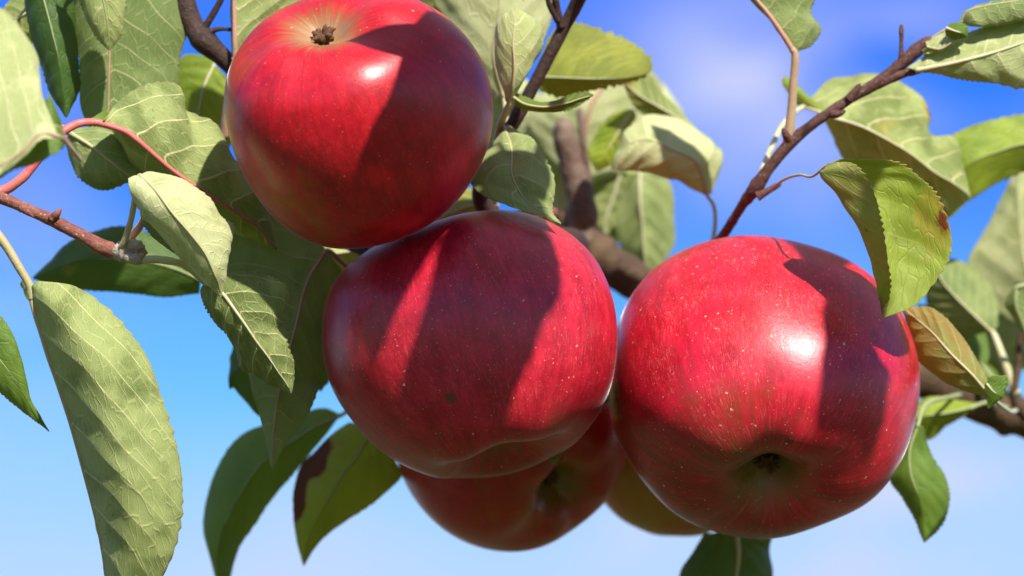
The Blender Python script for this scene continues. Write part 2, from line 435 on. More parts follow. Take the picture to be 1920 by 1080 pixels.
LEAVES = []
def leaf(parent, st, front='L', under='grey', upper='green', pet=None, stalk='pale', label=None, veins=8, teeth=26,
         tooth=5.0, quilt=2.2, wave=4.0, cup=0.0, curl=0.0, stain=None, nu=90, nv=28, rib=3.2, petr=None, seed=None, vk=2.0, ridge=0.0, cupL=None, vp=1.25):
    """st: stations base -> tip; each is 3 or 5 points (px, py, d) from the left edge over the midrib to the right edge"""
    seed = len(LEAVES) + 1 if seed is None else seed
    k = len(st[0])
    W = np.array([PP(r) for r in st])                     # rows, k, 3
    d_mean = np.mean([0.0 if isinstance(q, np.ndarray) else q[2] for r in st for q in r]); px = PXS(d_mean)
    mid = W[:, k // 2]
    seg = np.linalg.norm(np.diff(mid, axis=0), axis=1)
    t = np.concatenate([[0], np.cumsum(np.maximum(seg, 1e-5))]); length = t[-1]; t = t / t[-1]
    u = np.linspace(0, 1, nu)
    G = catmull(W, u, t)                                   # nu, k, 3
    v = np.linspace(-1, 1, nv * 2 + 1)
    if k == 3:
        A = np.where(v[None, :, None] < 0, G[:, 1:2] + (G[:, 0:1] - G[:, 1:2]) * (-v)[None, :, None],
                     G[:, 1:2] + (G[:, 2:3] - G[:, 1:2]) * v[None, :, None])
    else:
        A = np.transpose(catmull(np.transpose(G, (1, 0, 2)), (v + 1) / 2, np.linspace(0, 1, k)), (1, 0, 2))
    A = A.copy()
    hwL = np.linalg.norm(G[:, 0] - G[:, k//2], axis=1); hwR = np.linalg.norm(G[:, -1] - G[:, k//2], axis=1)
    hw = np.where(v[None, :] < 0, hwL[:, None], hwR[:, None])
    av = np.abs(v)
    U = np.repeat(u[:, None], len(v), 1); V = np.repeat(v[None, :], nu, 0)
    def normals(A):
        du = np.gradient(A, axis=0); dv = np.gradient(A, axis=1)
        n = np.cross(du, dv); ln = np.linalg.norm(n, axis=2)
        n = n / (ln[:, :, None] + 1e-15)
        return n, ln
    n, ln = normals(A)
    tocam = CAM - A; tocam /= np.linalg.norm(tocam, axis=2)[:, :, None]
    facing = ((n * tocam).sum(2) * ln).sum()
    flip = (facing > 0) == (front == 'L')                  # upper normal = -n when flip
    sg = -1.0 if flip else 1.0
    nup = n * sg
    bad = ln < 1e-10
    nup[bad] = 0
    # vein phase
    stag = 0.5 * smooth(-0.08, 0.08, V)
    rv = np.random.default_rng(seed)
    Uw = U + 0.012 * np.sin(U * 13 + rv.uniform(0, 6)) + 0.005 * np.sin(U * 37 + 3 * V + rv.uniform(0, 6))
    ws = Uw * veins - vk * np.abs(V) ** vp * np.clip(hw / (length * 0.3), 0.3, 1.3) + stag + 40
    fr = np.abs((ws % 1) - 0.5)
    fade = smooth(0, 0.06, U) * smooth(1.0, 0.9, U) * np.clip(hw / (12 * px), 0, 1)
    disp = 0.40 * quilt * px * (0.65 + 0.5 * vnoise(A.reshape(-1, 3), 1 / (90 * px), seed + 9).reshape(U.shape)) * (np.cos(fr * 2 * math.pi) * -1 + 0.2) * smooth(0.0, 0.25, np.abs(V)) * (1 - 0.5 * smooth(0.6, 1, np.abs(V))) * fade
    flat = A.reshape(-1, 3)
    nz = vnoise(flat, 1 / (55 * px), seed).reshape(U.shape) * 0.7 + vnoise(flat, 1 / (24 * px), seed + 5).reshape(U.shape) * 0.3
    disp += wave * px * nz * (0.25 + smooth(0.3, 1.0, np.abs(V)) * 1.2) * fade
    disp += np.where(V < 0, cup if cupL is None else cupL, cup) * hw * np.sin(np.abs(V) * math.pi) * 0.5
    disp += curl * hw * smooth(0.55, 1.0, np.abs(V)) * -0.35
    A = A + nup * disp[:, :, None]
    # saw-toothed margin
    rs = np.random.default_rng(seed)
    ph = U * teeth + 0.35 * np.sin(U * 17 + seed) + np.where(V < 0, 0.37, 0.0)
    saw = (ph % 1); saw = np.where(saw < 0.75, saw / 0.75, (1 - saw) / 0.25)
    amp = tooth * px * (0.6 + 0.4 * np.sin(U * 23 + seed * 2)) * smooth(0.03, 0.12, U) * smooth(1.0, 0.93, U)
    out = np.where(V[:, :, None] < 0, G[:, 0:1] - G[:, k//2:k//2+1], G[:, -1:] - G[:, k//2:k//2+1])
    if k == 5:
        out = np.where(V[:, :, None] < 0, G[:, 0:1] - G[:, 1:2], G[:, -1:] - G[:, -2:-1])
    out = out / (np.linalg.norm(out, axis=2)[:, :, None] + 1e-9)
    A = A + out * (amp * (saw - 0.4) * smooth(0.86, 1.0, np.abs(V)))[:, :, None]
    n, ln = normals(A); nup = n * sg; nup[ln < 1e-12] = 0
    th = 1.5 * px
    low = A - nup * th * 0.5
    if ridge:
        rd = np.exp(-(fr / (0.08 - 0.04 * np.abs(V))) ** 2) * (1 - 0.6 * np.abs(V)) * fade
        low = low - nup * (0.5 * ridge * px * rd)[:, :, None]
    upv = A + nup * th * 0.5
    nc = len(v); N = nu * nc
    verts = np.concatenate([upv.reshape(-1, 3), low.reshape(-1, 3)])
    idx = np.arange(N).reshape(nu, nc)
    a, b_, c, e = idx[:-1, :-1].ravel(), idx[1:, :-1].ravel(), idx[1:, 1:].ravel(), idx[:-1, 1:].ravel()
    q = np.stack([a, b_, c, e], 1)
    top = q if sg > 0 else q[:, ::-1]
    bot = (q[:, ::-1] if sg > 0 else q) + N
    ring = np.concatenate([idx[0, :], idx[1:, -1], idx[-1, -2::-1], idx[-2:0:-1, 0]])
    r2 = np.roll(ring, -1)
    rim = np.stack([ring, r2, r2 + N, ring + N], 1)
    if sg < 0: rim = rim[:, ::-1]
    faces = np.concatenate([top, bot, rim]).tolist()
    mi = [0] * len(top) + [1] * len(bot) + [1] * len(rim)
    stv = np.zeros_like(U) if stain is None else np.clip(stain(U, V), 0, 1)
    cmv = np.stack([U * length * 100 + seed * 3.7, V * hw * 100 + seed * 1.3, np.zeros_like(U)], 2)
    two = lambda x: np.concatenate([x.reshape(-1, *x.shape[2:])] * 2)
    o = mesh_obj('leaf', verts, faces, [UPP[upper], UND[under]], parent, org=mid[0], mat_idx=mi,
                 attrs={'w': two(ws), 'av': two(np.abs(V)), 'stain': two(stv), 'cm': two(cmv)})
    if label: o['label'] = label
    # midrib on the lower side
    c0 = nc // 2
    mp = (A - nup * th * 0.45)[:, c0]
    sel = np.linspace(0, int(nu * 0.96), 16).astype(int)
    rr = rib * px * (1 - 0.8 * np.linspace(0, 1, 16) ** 0.8)
    vv, ff = tube_data(mp[sel], rr, 8, 0.05, seed, rings=48)
    mesh_obj('midrib', vv, ff, ST[stalk], o, org=mid[0])
    if pet:
        pp = list(PP(pet))
        pr_ = petr or rib * 1.15
        path = pp + [mp[0], mp[max(2, nu // 25)]]
        rad = np.linspace(pr_ * 1.25, rib, len(path)) * px
        vv, ff = tube_data(np.array(path), rad, 9, 0.06, seed)
        mesh_obj('petiole', vv, ff, ST[stalk], o, org=mid[0])
    LEAVES.append(o)
    return o

# ------------------------------------------------------------------ apples
def apple_frame(calyx, spin):
    c = np.array(calyx, float); c /= np.linalg.norm(c)
    ez = -c; ex = np.cross([0.2, 0.3, 0.9], ez); ex /= np.linalg.norm(ex); ey = np.cross(ez, ex)
    ca, sa = math.cos(spin), math.sin(spin)
    return c, ex * ca + ey * sa, -ex * sa + ey * ca, ez

def apple_mat(name, red1, red2, ground, bdir, thr, soft, pale_pole=0.0, basin=(0.16, 0.15, 0.03), dots=1.0):
    b = NB(name)
    lc = b.attr('lc').outputs['Vector']
    sep = b.n('ShaderNodeSeparateXYZ'); b.t.links.new(lc, sep.inputs[0])
    # streaks run from stem to calyx
    rad = b.math('SQRT', b.math('ADD', b.math('POWER', sep.outputs[0], 2.0), b.math('POWER', sep.outputs[1], 2.0)))
    cx = b.n('ShaderNodeCombineXYZ')
    inv = b.math('DIVIDE', 1.0, b.math('MAXIMUM', rad, 0.02))
    b.set(cx.inputs[0], b.math('MULTIPLY', sep.outputs[0], inv)); b.set(cx.inputs[1], b.math('MULTIPLY', sep.outputs[1], inv))
    b.set(cx.inputs[2], b.math('MULTIPLY', sep.outputs[2], 0.22))
    streak = b.noise(cx.outputs[0], 13, 3, 0.65, 0.6)
    fine = b.noise(cx.outputs[0], 60, 3, 0.6, 0.3)
    big = b.noise(lc, 1.8, 4, 0.55)
    dotp = b.n('ShaderNodeVectorMath', operation='DOT_PRODUCT'); b.t.links.new(lc, dotp.inputs[0]); dotp.inputs[1].default_value = bdir
    bl = b.math('ADD', dotp.outputs['Value'], b.math('MULTIPLY', b.math('SUBTRACT', big, 0.5), 1.1))
    bl = b.math('ADD', bl, b.math('MULTIPLY', b.math('SUBTRACT', streak, 0.5), 0.3))
    blush = b.ss(bl, thr - soft, thr + soft)
    red = b.mix(b.ss(b.math('ADD', b.math('MULTIPLY', streak, 0.55), b.math('MULTIPLY', b.noise(lc, 5, 4, 0.65), 0.45)), 0.3, 0.7), red1, red2)
    red = b.mix(b.math('MULTIPLY', b.ss(b.noise(lc, 9, 5, 0.7), 0.45, 0.75), 0.35), red, tuple(c * 0.55 for c in red1))
    grd = b.mix(b.ss(big, 0.35, 0.65), ground, (ground[0] * 1.2, ground[1] * 0.6, ground[2]))
    grd = b.mix(b.math('MULTIPLY', b.ss(streak, 0.5, 0.75), 0.6), grd, red2)
    col = b.mix(blush, grd, red)
    # calyx basin keeps its green-yellow ground colour
    bz = b.math('MULTIPLY', b.ss(b.math('ADD', rad, b.math('MULTIPLY', b.math('SUBTRACT', streak, 0.5), 0.35)), 0.42, 0.10), b.ss(sep.outputs[2], 0.0, -0.3))
    col = b.mix(b.math('MULTIPLY', bz, 0.9), col, basin)
    if pale_pole:
        pm = b.math('MULTIPLY', b.ss(b.math('ADD', rad, b.math('MULTIPLY', b.math('SUBTRACT', b.math('ADD', b.math('MULTIPLY', fine, 0.5), b.math('MULTIPLY', streak, 0.5)), 0.5), 0.65)), 0.30, 0.04), b.ss(sep.outputs[2], 0.0, -0.3))
        col = b.mix(b.math('MULTIPLY', pm, pale_pole), col, (0.74, 0.36, 0.26))
    mt = b.noise(cx.outputs[0], 95, 3, 0.7, 0.8)
    col = b.mix(b.math('MULTIPLY', b.math('MULTIPLY', b.ss(mt, 0.5, 0.75), b.ss(b.noise(lc, 4.0, 2, 0.6), 0.35, 0.65)), 0.40 * dots), col, (0.74, 0.20, 0.14))
    bm = b.attr('blem').outputs['Fac']
    col = b.mix(b.math('MULTIPLY', b.ss(bm, 0.1, 1.0), 0.75), col, (0.05, 0.035, 0.012))
    # lenticels: pale specks of two sizes
    wob = b.n('ShaderNodeVectorMath', operation='ADD'); b.t.links.new(lc, wob.inputs[0])
    ns = b.n('ShaderNodeTexNoise', {'Scale': 28.0, 'Detail': 2.0}); b.t.links.new(lc, ns.inputs['Vector'])
    b.t.links.new(b.scale_vec(ns.outputs['Color'], (0.035, 0.035, 0.035)), wob.inputs[1])
    dm = None
    for sc, r0, wt in ((15.0, 0.17, 0.85), (31.0, 0.22, 0.55), (52.0, 0.26, 0.40)):
        vo = b.n('ShaderNodeTexVoronoi', {'Scale': sc}); b.t.links.new(wob.outputs[0], vo.inputs['Vector'])
        sp = b.n('ShaderNodeSeparateColor'); b.t.links.new(vo.outputs['Color'], sp.inputs[0])
        lim = b.math('MULTIPLY', b.math('POWER', sp.outputs[0], 1.2), r0)
        m = b.math('MULTIPLY', b.math('SUBTRACT', 1.0, b.math('DIVIDE', vo.outputs['Distance'], b.math('MAXIMUM', lim, 0.005)), clamp=True), wt * 1.6)
        m = b.math('MULTIPLY', m, b.ss(sp.outputs[1], 0.15, 0.7))
        dm = m if dm is None else b.math('MAXIMUM', dm, m)
    col = b.mix(b.math('MULTIPLY', dm, dots, clamp=True), col, (0.86, 0.46, 0.32))
    # fine net of pale russet scratches
    cx2 = b.n('ShaderNodeCombineXYZ')
    b.set(cx2.inputs[0], b.math('MULTIPLY', sep.outputs[0], inv)); b.set(cx2.inputs[1], b.math('MULTIPLY', sep.outputs[1], inv))
    b.set(cx2.inputs[2], b.math('MULTIPLY', sep.outputs[2], 0.5))
    scr = b.noise(cx2.outputs[0], 46, 5, 0.75, 1.5)
    scm = b.math('MULTIPLY', b.ss(scr, 0.60, 0.74), b.math('MULTIPLY', b.ss(b.noise(lc, 3.0, 3, 0.6), 0.42, 0.66), 0.58 * dots))
    col = b.mix(scm, col, (0.82, 0.42, 0.30))
    pr = b.n('ShaderNodeBsdfPrincipled')
    b.set(pr.inputs['Base Color'], col)
    ro = b.math('MULTIPLY_ADD', b.noise(lc, 5, 3, 0.6), 0.20, 0.235)
    ro = b.math('ADD', ro, b.math('MULTIPLY', scm, 0.3))
    b.set(pr.inputs['Roughness'], ro)
    pr.inputs['Specular IOR Level'].default_value = 0.5
    pr.inputs['IOR'].default_value = 1.45
    pr.inputs['Sheen Weight'].default_value = 0.42
    pr.inputs['Sheen Roughness'].default_value = 0.15
    b.set(pr.inputs['Coat Weight'], b.math('MULTIPLY_ADD', b.ss(b.noise(lc, 3.5, 3, 0.65), 0.3, 0.7), 0.16, 0.03))
    pr.inputs['Coat Roughness'].default_value = 0.48; pr.inputs['Coat IOR'].default_value = 1.42
    pr.inputs['Sheen Tint'].default_value = (1.0, 0.85, 0.88, 1)
    h = b.math('ADD', b.math('MULTIPLY', b.noise(lc, 26, 4, 0.6), 0.5), b.math('MULTIPLY', dm, 0.25))
    h = b.math('ADD', h, b.math('MULTIPLY', b.noise(lc, 170, 2, 0.6), 0.12))
    bp = b.n('ShaderNodeBump', {'Strength': 0.20, 'Distance': 0.0005, 'Height': h})
    b.t.links.new(bp.outputs[0], pr.inputs['Normal']); b.t.links.new(pr.outputs[0], b.out.inputs[0])
    return b.m

APPLES = []
PROFILE = [(0.0, 0.50), (0.05, 0.53), (0.12, 0.66), (0.22, 0.80), (0.36, 0.88), (0.52, 0.885), (0.70, 0.80), (0.86, 0.61), (0.965, 0.34), (1.0, 0.04),
           (0.975, -0.26), (0.895, -0.54), (0.765, -0.76), (0.60, -0.885), (0.45, -0.925), (0.33, -0.91), (0.22, -0.83), (0.13, -0.73), (0.06, -0.68), (0.0, -0.67)]

PROFILE1 = PROFILE[:14] + [(0.45, -0.935), (0.33, -0.935), (0.22, -0.90), (0.13, -0.85), (0.06, -0.815), (0.0, -0.81)]
PROFILE2 = PROFILE[:11] + [(0.905, -0.54), (0.80, -0.75), (0.69, -0.87), (0.58, -0.93), (0.48, -0.93), (0.38, -0.875), (0.27, -0.78), (0.15, -0.70), (0.06, -0.66), (0.0, -0.655)]
def apple(label, cx, cy, d0, R, calyx, mat, outline=None, spin=0.0, lobe=0.035, seed=1, profile=PROFILE, sep_n=7, calyx_size=0.075, stem_to=None, spots=()):
    NU, NVv = 200, 150
    pr = catmull(np.array(profile), NVv)
    th = np.arange(NU) / NU * 2 * math.pi
    rs = np.random.default_rng(seed)
    ph = rs.uniform(0, 6.28, 8); am = rs.normal(0, 1, 8)
    r = pr[:, 0][:, None]; z = pr[:, 1][:, None]
    low = smooth(0.1, -0.9, z); top = smooth(0.2, 0.9, z)
    lob = np.cos(5 * th + ph[0])[None] + 0.45 * am[1] * np.cos(2 * th + ph[1])[None] + 0.35 * am[2] * np.cos(3 * th + ph[2])[None] + 0.4 * np.cos(th + ph[3])[None]
    edge = np.exp(-((r - 0.45) / 0.28) ** 2)
    rr = r * (1 + lobe * lob * (0.25 + low * 0.9) + 0.012 * am[3] * np.cos(2 * th + ph[4])[None])
    zz = z - lobe * 1.1 * lob * low * edge + 0.018 * (np.cos(3 * th + ph[5]) * am[4])[None] * top * edge
    X = np.stack([rr * np.cos(th)[None], rr * np.sin(th)[None], np.broadcast_to(zz, rr.shape)], 2)
    lcv = X.reshape(-1, 3).copy()
    c, ex, ey, ez = apple_frame(calyx, spin)
    Q = (X.reshape(-1, 3)[:, 0:1] * ex + X.reshape(-1, 3)[:, 1:2] * ey + X.reshape(-1, 3)[:, 2:3] * ez) * R
    nb = 120; bins = np.linspace(-math.pi, math.pi, nb, endpoint=False)
    an = np.arctan2(Q[:, 1], Q[:, 0]); rd = np.hypot(Q[:, 0], Q[:, 1])
    bi = ((an + math.pi) / (2 * math.pi) * nb).astype(int) % nb
    rm = np.array([rd[bi == k].max() for k in range(nb)])
    bc = bins + math.pi / nb
    if outline is not None:
        op = np.array(outline, float); ox = op[:, 0] - cx; oy = cy - op[:, 1]
        oa = np.arctan2(oy, ox); orr = np.hypot(ox, oy); o_ = np.argsort(oa)
        rt = np.interp(bc, np.concatenate([oa[o_] - 2*math.pi, oa[o_], oa[o_] + 2*math.pi]), np.tile(orr[o_], 3))
    else:
        rt = np.full(nb, R)
    ratio = rt / rm
    ker = np.array([1, 2, 3, 2, 1.]) / 9
    ratio = np.convolve(np.concatenate([ratio[-2:], ratio, ratio[:2]]), ker, 'valid')
    # Fourier-smooth and evaluate at every vertex
    F = np.fft.rfft(ratio); F[13:] = 0
    rs_ = np.fft.irfft(F, nb)
    ra = np.interp(an, np.concatenate([bc - 2*math.pi, bc, bc + 2*math.pi]), np.tile(rs_, 3))
    wgt = smooth(0.0, 0.75, rd / R)
    k = rs_.mean() + (ra - rs_.mean()) * wgt
    Q[:, 0] *= k; Q[:, 1] *= k; Q[:, 2] *= rs_.mean()
    px = PXS(d0); C0 = P(cx, cy, d0)
    Wd = C0 + (Q[:, 0:1] * RIGHT + Q[:, 1:2] * UP + Q[:, 2:3] * BACK) * px
    idx = np.arange(NVv * NU).reshape(NVv, NU)
    nx = np.roll(idx, -1, axis=1)
    q = np.stack([idx[:-1].ravel(), idx[1:].ravel(), nx[1:].ravel(), nx[:-1].ravel()], 1)
    faces = q.tolist()
    tree = BVHTree.FromPolygons([Vector(p) for p in Wd], faces)
    blem = np.zeros(len(Wd))
    for (bx, by, brad) in spots:
        dr = P(bx, by, 0) - CAM; dr /= np.linalg.norm(dr); h = tree.ray_cast(Vector(CAM), Vector(dr))[0]
        if h is not None: blem = np.maximum(blem, np.clip(1.4 - np.linalg.norm(Wd - np.array(h), axis=1) / (brad * px), 0, 1))
    base = Wd[Wd[:, 2].argmin()]
    root = empty('apple', base, label, 'apple', 'ripe red apples hanging in one cluster')
    mesh_obj('skin', Wd, faces, mat, root, org=C0, attrs={'lc': lcv, 'blem': blem})
    APPLES.append((tree, d0))
    cp = Wd[idx[-1]].mean(0); sp = Wd[idx[0]].mean(0)
    cw = c[0] * RIGHT + c[1] * UP + c[2] * BACK
    # dried calyx: curled sepals round a crumbly core
    t1 = np.cross(cw, [0.3, 0.5, 0.8]); t1 /= np.linalg.norm(t1); t2 = np.cross(cw, t1)
    sz = calyx_size * R * px; parts = []
    for i in range(sep_n):
        a = i / sep_n * 6.283 + rs.uniform(-0.25, 0.25); o1 = t1 * math.cos(a) + t2 * math.sin(a)
        l = sz * rs.uniform(0.8, 1.3)
        path = [cp + cw * sz * 0.0 + o1 * sz * 0.25, cp + cw * l * 0.5 + o1 * sz * 0.55, cp + cw * l * 0.75 + o1 * sz * rs.uniform(0.6, 1.0), cp + cw * l * rs.uniform(0.55, 0.9) + o1 * sz * rs.uniform(0.9, 1.3)]
        parts.append(tube_data(np.array(path), np.array([0.22, 0.26, 0.18, 0.05]) * sz, 7, 0.35, seed + i, rings=12))
    for i in range(34):
        a = rs.uniform(0, 6.28); q_ = cp + (t1 * math.cos(a) + t2 * math.sin(a)) * sz * rs.uniform(0, 0.75) + cw * sz * rs.uniform(0.1, 0.6)
        dd = rs.normal(0, 1, 3); dd /= np.linalg.norm(dd)
        parts.append(tube_data(np.array([q_ - dd * sz * 0.14, q_, q_ + dd * sz * 0.14]), np.array([0.05, 0.17, 0.04]) * sz, 6, 0.4, seed + i, rings=7))
    v, f = merge(parts); mesh_obj('calyx', v, f, W_CALYX, root, org=cp)
    if stem_to is not None:
        e = P(*stem_to); path = np.array([sp + cw * 0.001, sp - cw * 0.35 * R * px, e * 0.5 + (sp - cw * 0.45 * R * px) * 0.5, e])
        v, f = tube_data(path, np.array([9, 8, 8, 11]) * px, 10, 0.12, seed, rings=30)
        mesh_obj('stem', v, f, W_RED, root, org=sp)
    return root

# ------------------------------------------------------------------ ground
def ground():
    b = NB('orchard_grass')
    tc = b.n('ShaderNodeTexCoord').outputs['Object']
    n1 = b.noise(tc, 0.35, 6, 0.65); n2 = b.noise(tc, 9, 5, 0.7)
    col = b.mix(b.ss(n1, 0.35, 0.65), (0.06, 0.075, 0.018), (0.13, 0.11, 0.04))
    col = b.mix(b.math('MULTIPLY', n2, 0.5), col, (0.03, 0.05, 0.012))
    pr = b.n('ShaderNodeBsdfPrincipled'); b.set(pr.inputs['Base Color'], col); pr.inputs['Roughness'].default_value = 0.9
    bp = b.n('ShaderNodeBump', {'Strength': 0.8, 'Distance': 0.05, 'Height': n2}); b.t.links.new(bp.outputs[0], pr.inputs['Normal'])
    b.t.links.new(pr.outputs[0], b.out.inputs[0])
    vs, fs = [(0, 0, 0)], []
    rings = [2, 5, 12, 30, 80, 250, 800, 2500]
    for i, r in enumerate(rings):
        for j in range(48):
            a = j / 48 * 6.28318; h = 0.0 if i < 2 else 0.02 * r ** 0.5 * math.sin(3 * a + i)
            vs.append((r * math.cos(a), r * math.sin(a), h if r < 500 else 0))
    for j in range(48): fs.append((0, 1 + j, 1 + (j + 1) % 48))
    for i in range(len(rings) - 1):
        for j in range(48):
            a, c = 1 + i*48 + j, 1 + i*48 + (j + 1) % 48
            fs.append((a, a + 48, c + 48, c))
    o = mesh_obj('ground', vs, fs, b.m, None, org=(0, 0, 0))
    o['kind'] = 'structure'
    return o
ground()

# ------------------------------------------------------------------ the five apples
O1 = [(422,195),(424,150),(440,110),(465,70),(500,32),(545,5),(600,-12),(670,-18),(740,-12),(790,5),(840,35),(880,75),(905,115),(920,160),(926,205),(920,255),(905,300),(880,345),(845,390),(800,425),(740,452),(680,465),(640,467),(590,458),(545,435),(505,400),(470,350),(445,300),(430,250)]
O2 = [(635,515),(705,462),(790,427),(830,412),(880,399),(940,393),(990,401),(1030,415),(1060,430),(1100,465),(1130,505),(1150,565),(1158,615),(1155,680),(1140,745),(1120,780),(1085,825),(1030,865),(980,885),(920,899),(860,901),(800,890),(745,867),(695,830),(650,775),(620,725),(606,680),(603,630),(608,565)]
O3 = [(1182,556),(1216,513),(1261,479),(1323,454),(1386,441),(1442,444),(1504,457),(1566,476),(1617,502),(1651,530),(1691,584),(1713,635),(1725,686),(1723,736),(1713,793),(1696,838),(1662,900),(1617,943),(1561,974),(1504,996),(1448,1009),(1391,1008),(1335,996),(1284,974),(1239,940),(1205,900),(1176,861),(1154,815),(1141,765),(1145,702),(1154,635),(1165,590)]
O4 = [(748,877),(762,912),(782,943),(813,977),(851,1005),(892,1024),(941,1034),(989,1031),(1030,1018),(1071,996),(1106,970),(1133,944),(1154,915),(1170,875),(1176,830),(1165,760),(1130,690),(1060,635),(960,612),(860,630),(780,690),(742,760),(738,820)]
F1 = apple_frame((-0.29, 0.76, 0.58), 0.6)
B1 = np.array([0.45, 0.55, -0.1])
M1 = apple_mat('apple_skin_upper', (0.33, 0.004, 0.010), (0.60, 0.007, 0.022), (0.36, 0.14, 0.018), tuple(float(B1 @ F1[k]) for k in (1, 2, 3)), -0.78, 0.30, pale_pole=0.36, dots=0.5)
M2 = apple_mat('apple_skin_middle', (0.31, 0.005, 0.014), (0.60, 0.015, 0.040), (0.20, 0.05, 0.016), (0.1, 0.2, 0.8), -0.74, 0.22, dots=0.95)
M3 = apple_mat('apple_skin_right', (0.35, 0.005, 0.014), (0.64, 0.012, 0.038), (0.20, 0.05, 0.016), (0.1, 0.25, 0.8), -0.70, 0.22, dots=1.5)
M4 = apple_mat('apple_skin_lower', (0.36, 0.008, 0.012), (0.46, 0.02, 0.022), (0.30, 0.14, 0.03), (0.0, 0.2, 0.8), -0.85, 0.35, dots=0.3)
M5 = apple_mat('apple_skin_hidden', (0.40, 0.10, 0.03), (0.45, 0.16, 0.05), (0.42, 0.26, 0.05), (0.0, 0.2, 0.8), 0.5, 0.6, dots=0.3)
apple('topmost glossy red apple with a brown dried crown in its pale dimple', 672, 232, 160, 252, (-0.29, 0.76, 0.58), M1, O1, spin=0.6, lobe=0.020, seed=3, calyx_size=0.088, profile=PROFILE1, sep_n=9, stem_to=(700, 470, -160))
apple('middle red apple striped by leaf shadows, under the topmost apple', 882, 645, 0, 275, (0.27, -0.91, 0.23), M2, O2, spin=0.4, lobe=0.014, seed=5, profile=PROFILE2, spots=((845, 745, 13),), stem_to=(1040, 400, -260))
apple('rightmost large red apple with a bright sun glint and pale specks', 1432, 727, -110, 290, (-0.01, -0.70, 0.70), M3, O3, spin=1.0, lobe=0.022, seed=8, spots=((1480, 828, 8),), stem_to=(1352, 452, -330))
apple('dull red apple in shade, half hidden below the middle apple', 952, 823, -440, 212, (0.55, -0.48, 0.68), M4, O4, spin=0.2, lobe=0.03, seed=11, stem_to=(1010, 520, -700))
apple('brownish apple sliver peeking out behind the rightmost apple', 1268, 823, -690, 182, (0.1, -0.95, -0.25), M5, None, spin=0.2, lobe=0.02, seed=14, stem_to=(1200, 560, -760))

# ------------------------------------------------------------------ branches and leaves

def on_skin(ap, x, y):
    """where the sight line through (x, y) meets an apple (or its centre plane when it misses)"""
    d = P(x, y, 0) - CAM; d /= np.linalg.norm(d)
    hit = ap[0].ray_cast(Vector(CAM), Vector(d)) if ap[0] else (None,)
    return np.array(hit[0]) if hit[0] is not None else P(x, y, ap[1])
def sunward(ap, pts, t):
    """points t pixels up the light from the spots (px, py) of an apple that they shade"""
    return [on_skin(ap, x, y) + LW * t * S for (x, y) in pts]
AP1, AP2, AP3, AP4, AP5 = APPLES
FLAT = (None, 60)

GRP = 'leafy apple branches round the fruit'
# ---- left reddish twig with the fuzzy bud
bl = empty('apple_branch', P(-160, 300, 150), 'thin reddish twig ending in a fuzzy grey bud, entering from the left edge', 'branch', GRP)
wood(bl, 'wood', [(-160, 300, 150, 16), (-60, 350, 160, 14), (5, 372, 170, 11), (80, 405, 175, 11), (150, 440, 180, 12), (195, 465, 182, 15), (225, 472, 182, 13)], W_RED, 0.12,
     extra=([(96, 412, 184, 8), (106, 402, 190, 7), (114, 392, 192, 2.5)], [(38, 388, 182, 9), (50, 396, 190, 7), (62, 406, 192, 2.5)]))
wood(bl, 'bud', [(212, 470, 184, 10), (232, 473, 186, 19), (252, 470, 188, 17), (268, 473, 190, 11), (275, 474, 190, 3)], W_BUD, 0.45, seed=4,
     extra=([(235, 480, 196, 8), (250, 484, 200, 11), (268, 478, 202, 4)], [(240, 462, 196, 8), (256, 460, 198, 10), (270, 464, 198, 3)]))
# hero leaf lower left, underside to the viewer, left half folded behind
leaf(bl, [[(46, 520, 110), (52, 529, 130), (57, 538, 150), (62, 534, 160), (70, 527, 157)], [(40, 535, 90), (52, 552, 120), (63, 570, 150), (87, 556, 193), (128, 533, 181)], [(80, 580, 60), (78, 598, 105), (76, 615, 150), (119, 598, 222), (192, 570, 202)], [(108, 640, 30), (100, 652, 90), (91, 665, 150), (147, 649, 242), (243, 622, 216)], [(135, 700, 30), (122, 708, 90), (108, 715, 150), (171, 699, 251), (277, 672, 223)], [(160, 770, 30), (144, 775, 90), (129, 780, 150), (193, 767, 253), (303, 745, 225)], [(185, 850, 30), (168, 852, 90), (150, 855, 150), (216, 843, 255), (328, 822, 226)], [(205, 930, 30), (188, 932, 90), (171, 935, 150), (234, 924, 251), (342, 905, 223)], [(210, 1010, 20), (199, 1010, 85), (188, 1010, 150), (243, 1003, 237), (337, 992, 213)], [(220, 1080, 20), (210, 1079, 85), (199, 1078, 150), (241, 1074, 216), (312, 1068, 198)], [(230, 1150, 60), (220, 1145, 105), (210, 1140, 150), (234, 1136, 188), (275, 1130, 178)], [(226, 1200, 150), (226, 1200, 150), (226, 1200, 150), (226, 1200, 150), (226, 1200, 150)]],
     'L', 'olive', 'green', pet=[(-80, 330, 150), (-20, 420, 150), (12, 462, 150), (35, 500, 152)], stalk='tan', label='long drooping olive leaf with strong pale veins at lower left',
     veins=8.0, vk=4.0, vp=1.55, cup=0.0, quilt=4.0, wave=3.5, teeth=30, tooth=5, nu=220, nv=44, rib=7, ridge=3.2, seed=21)
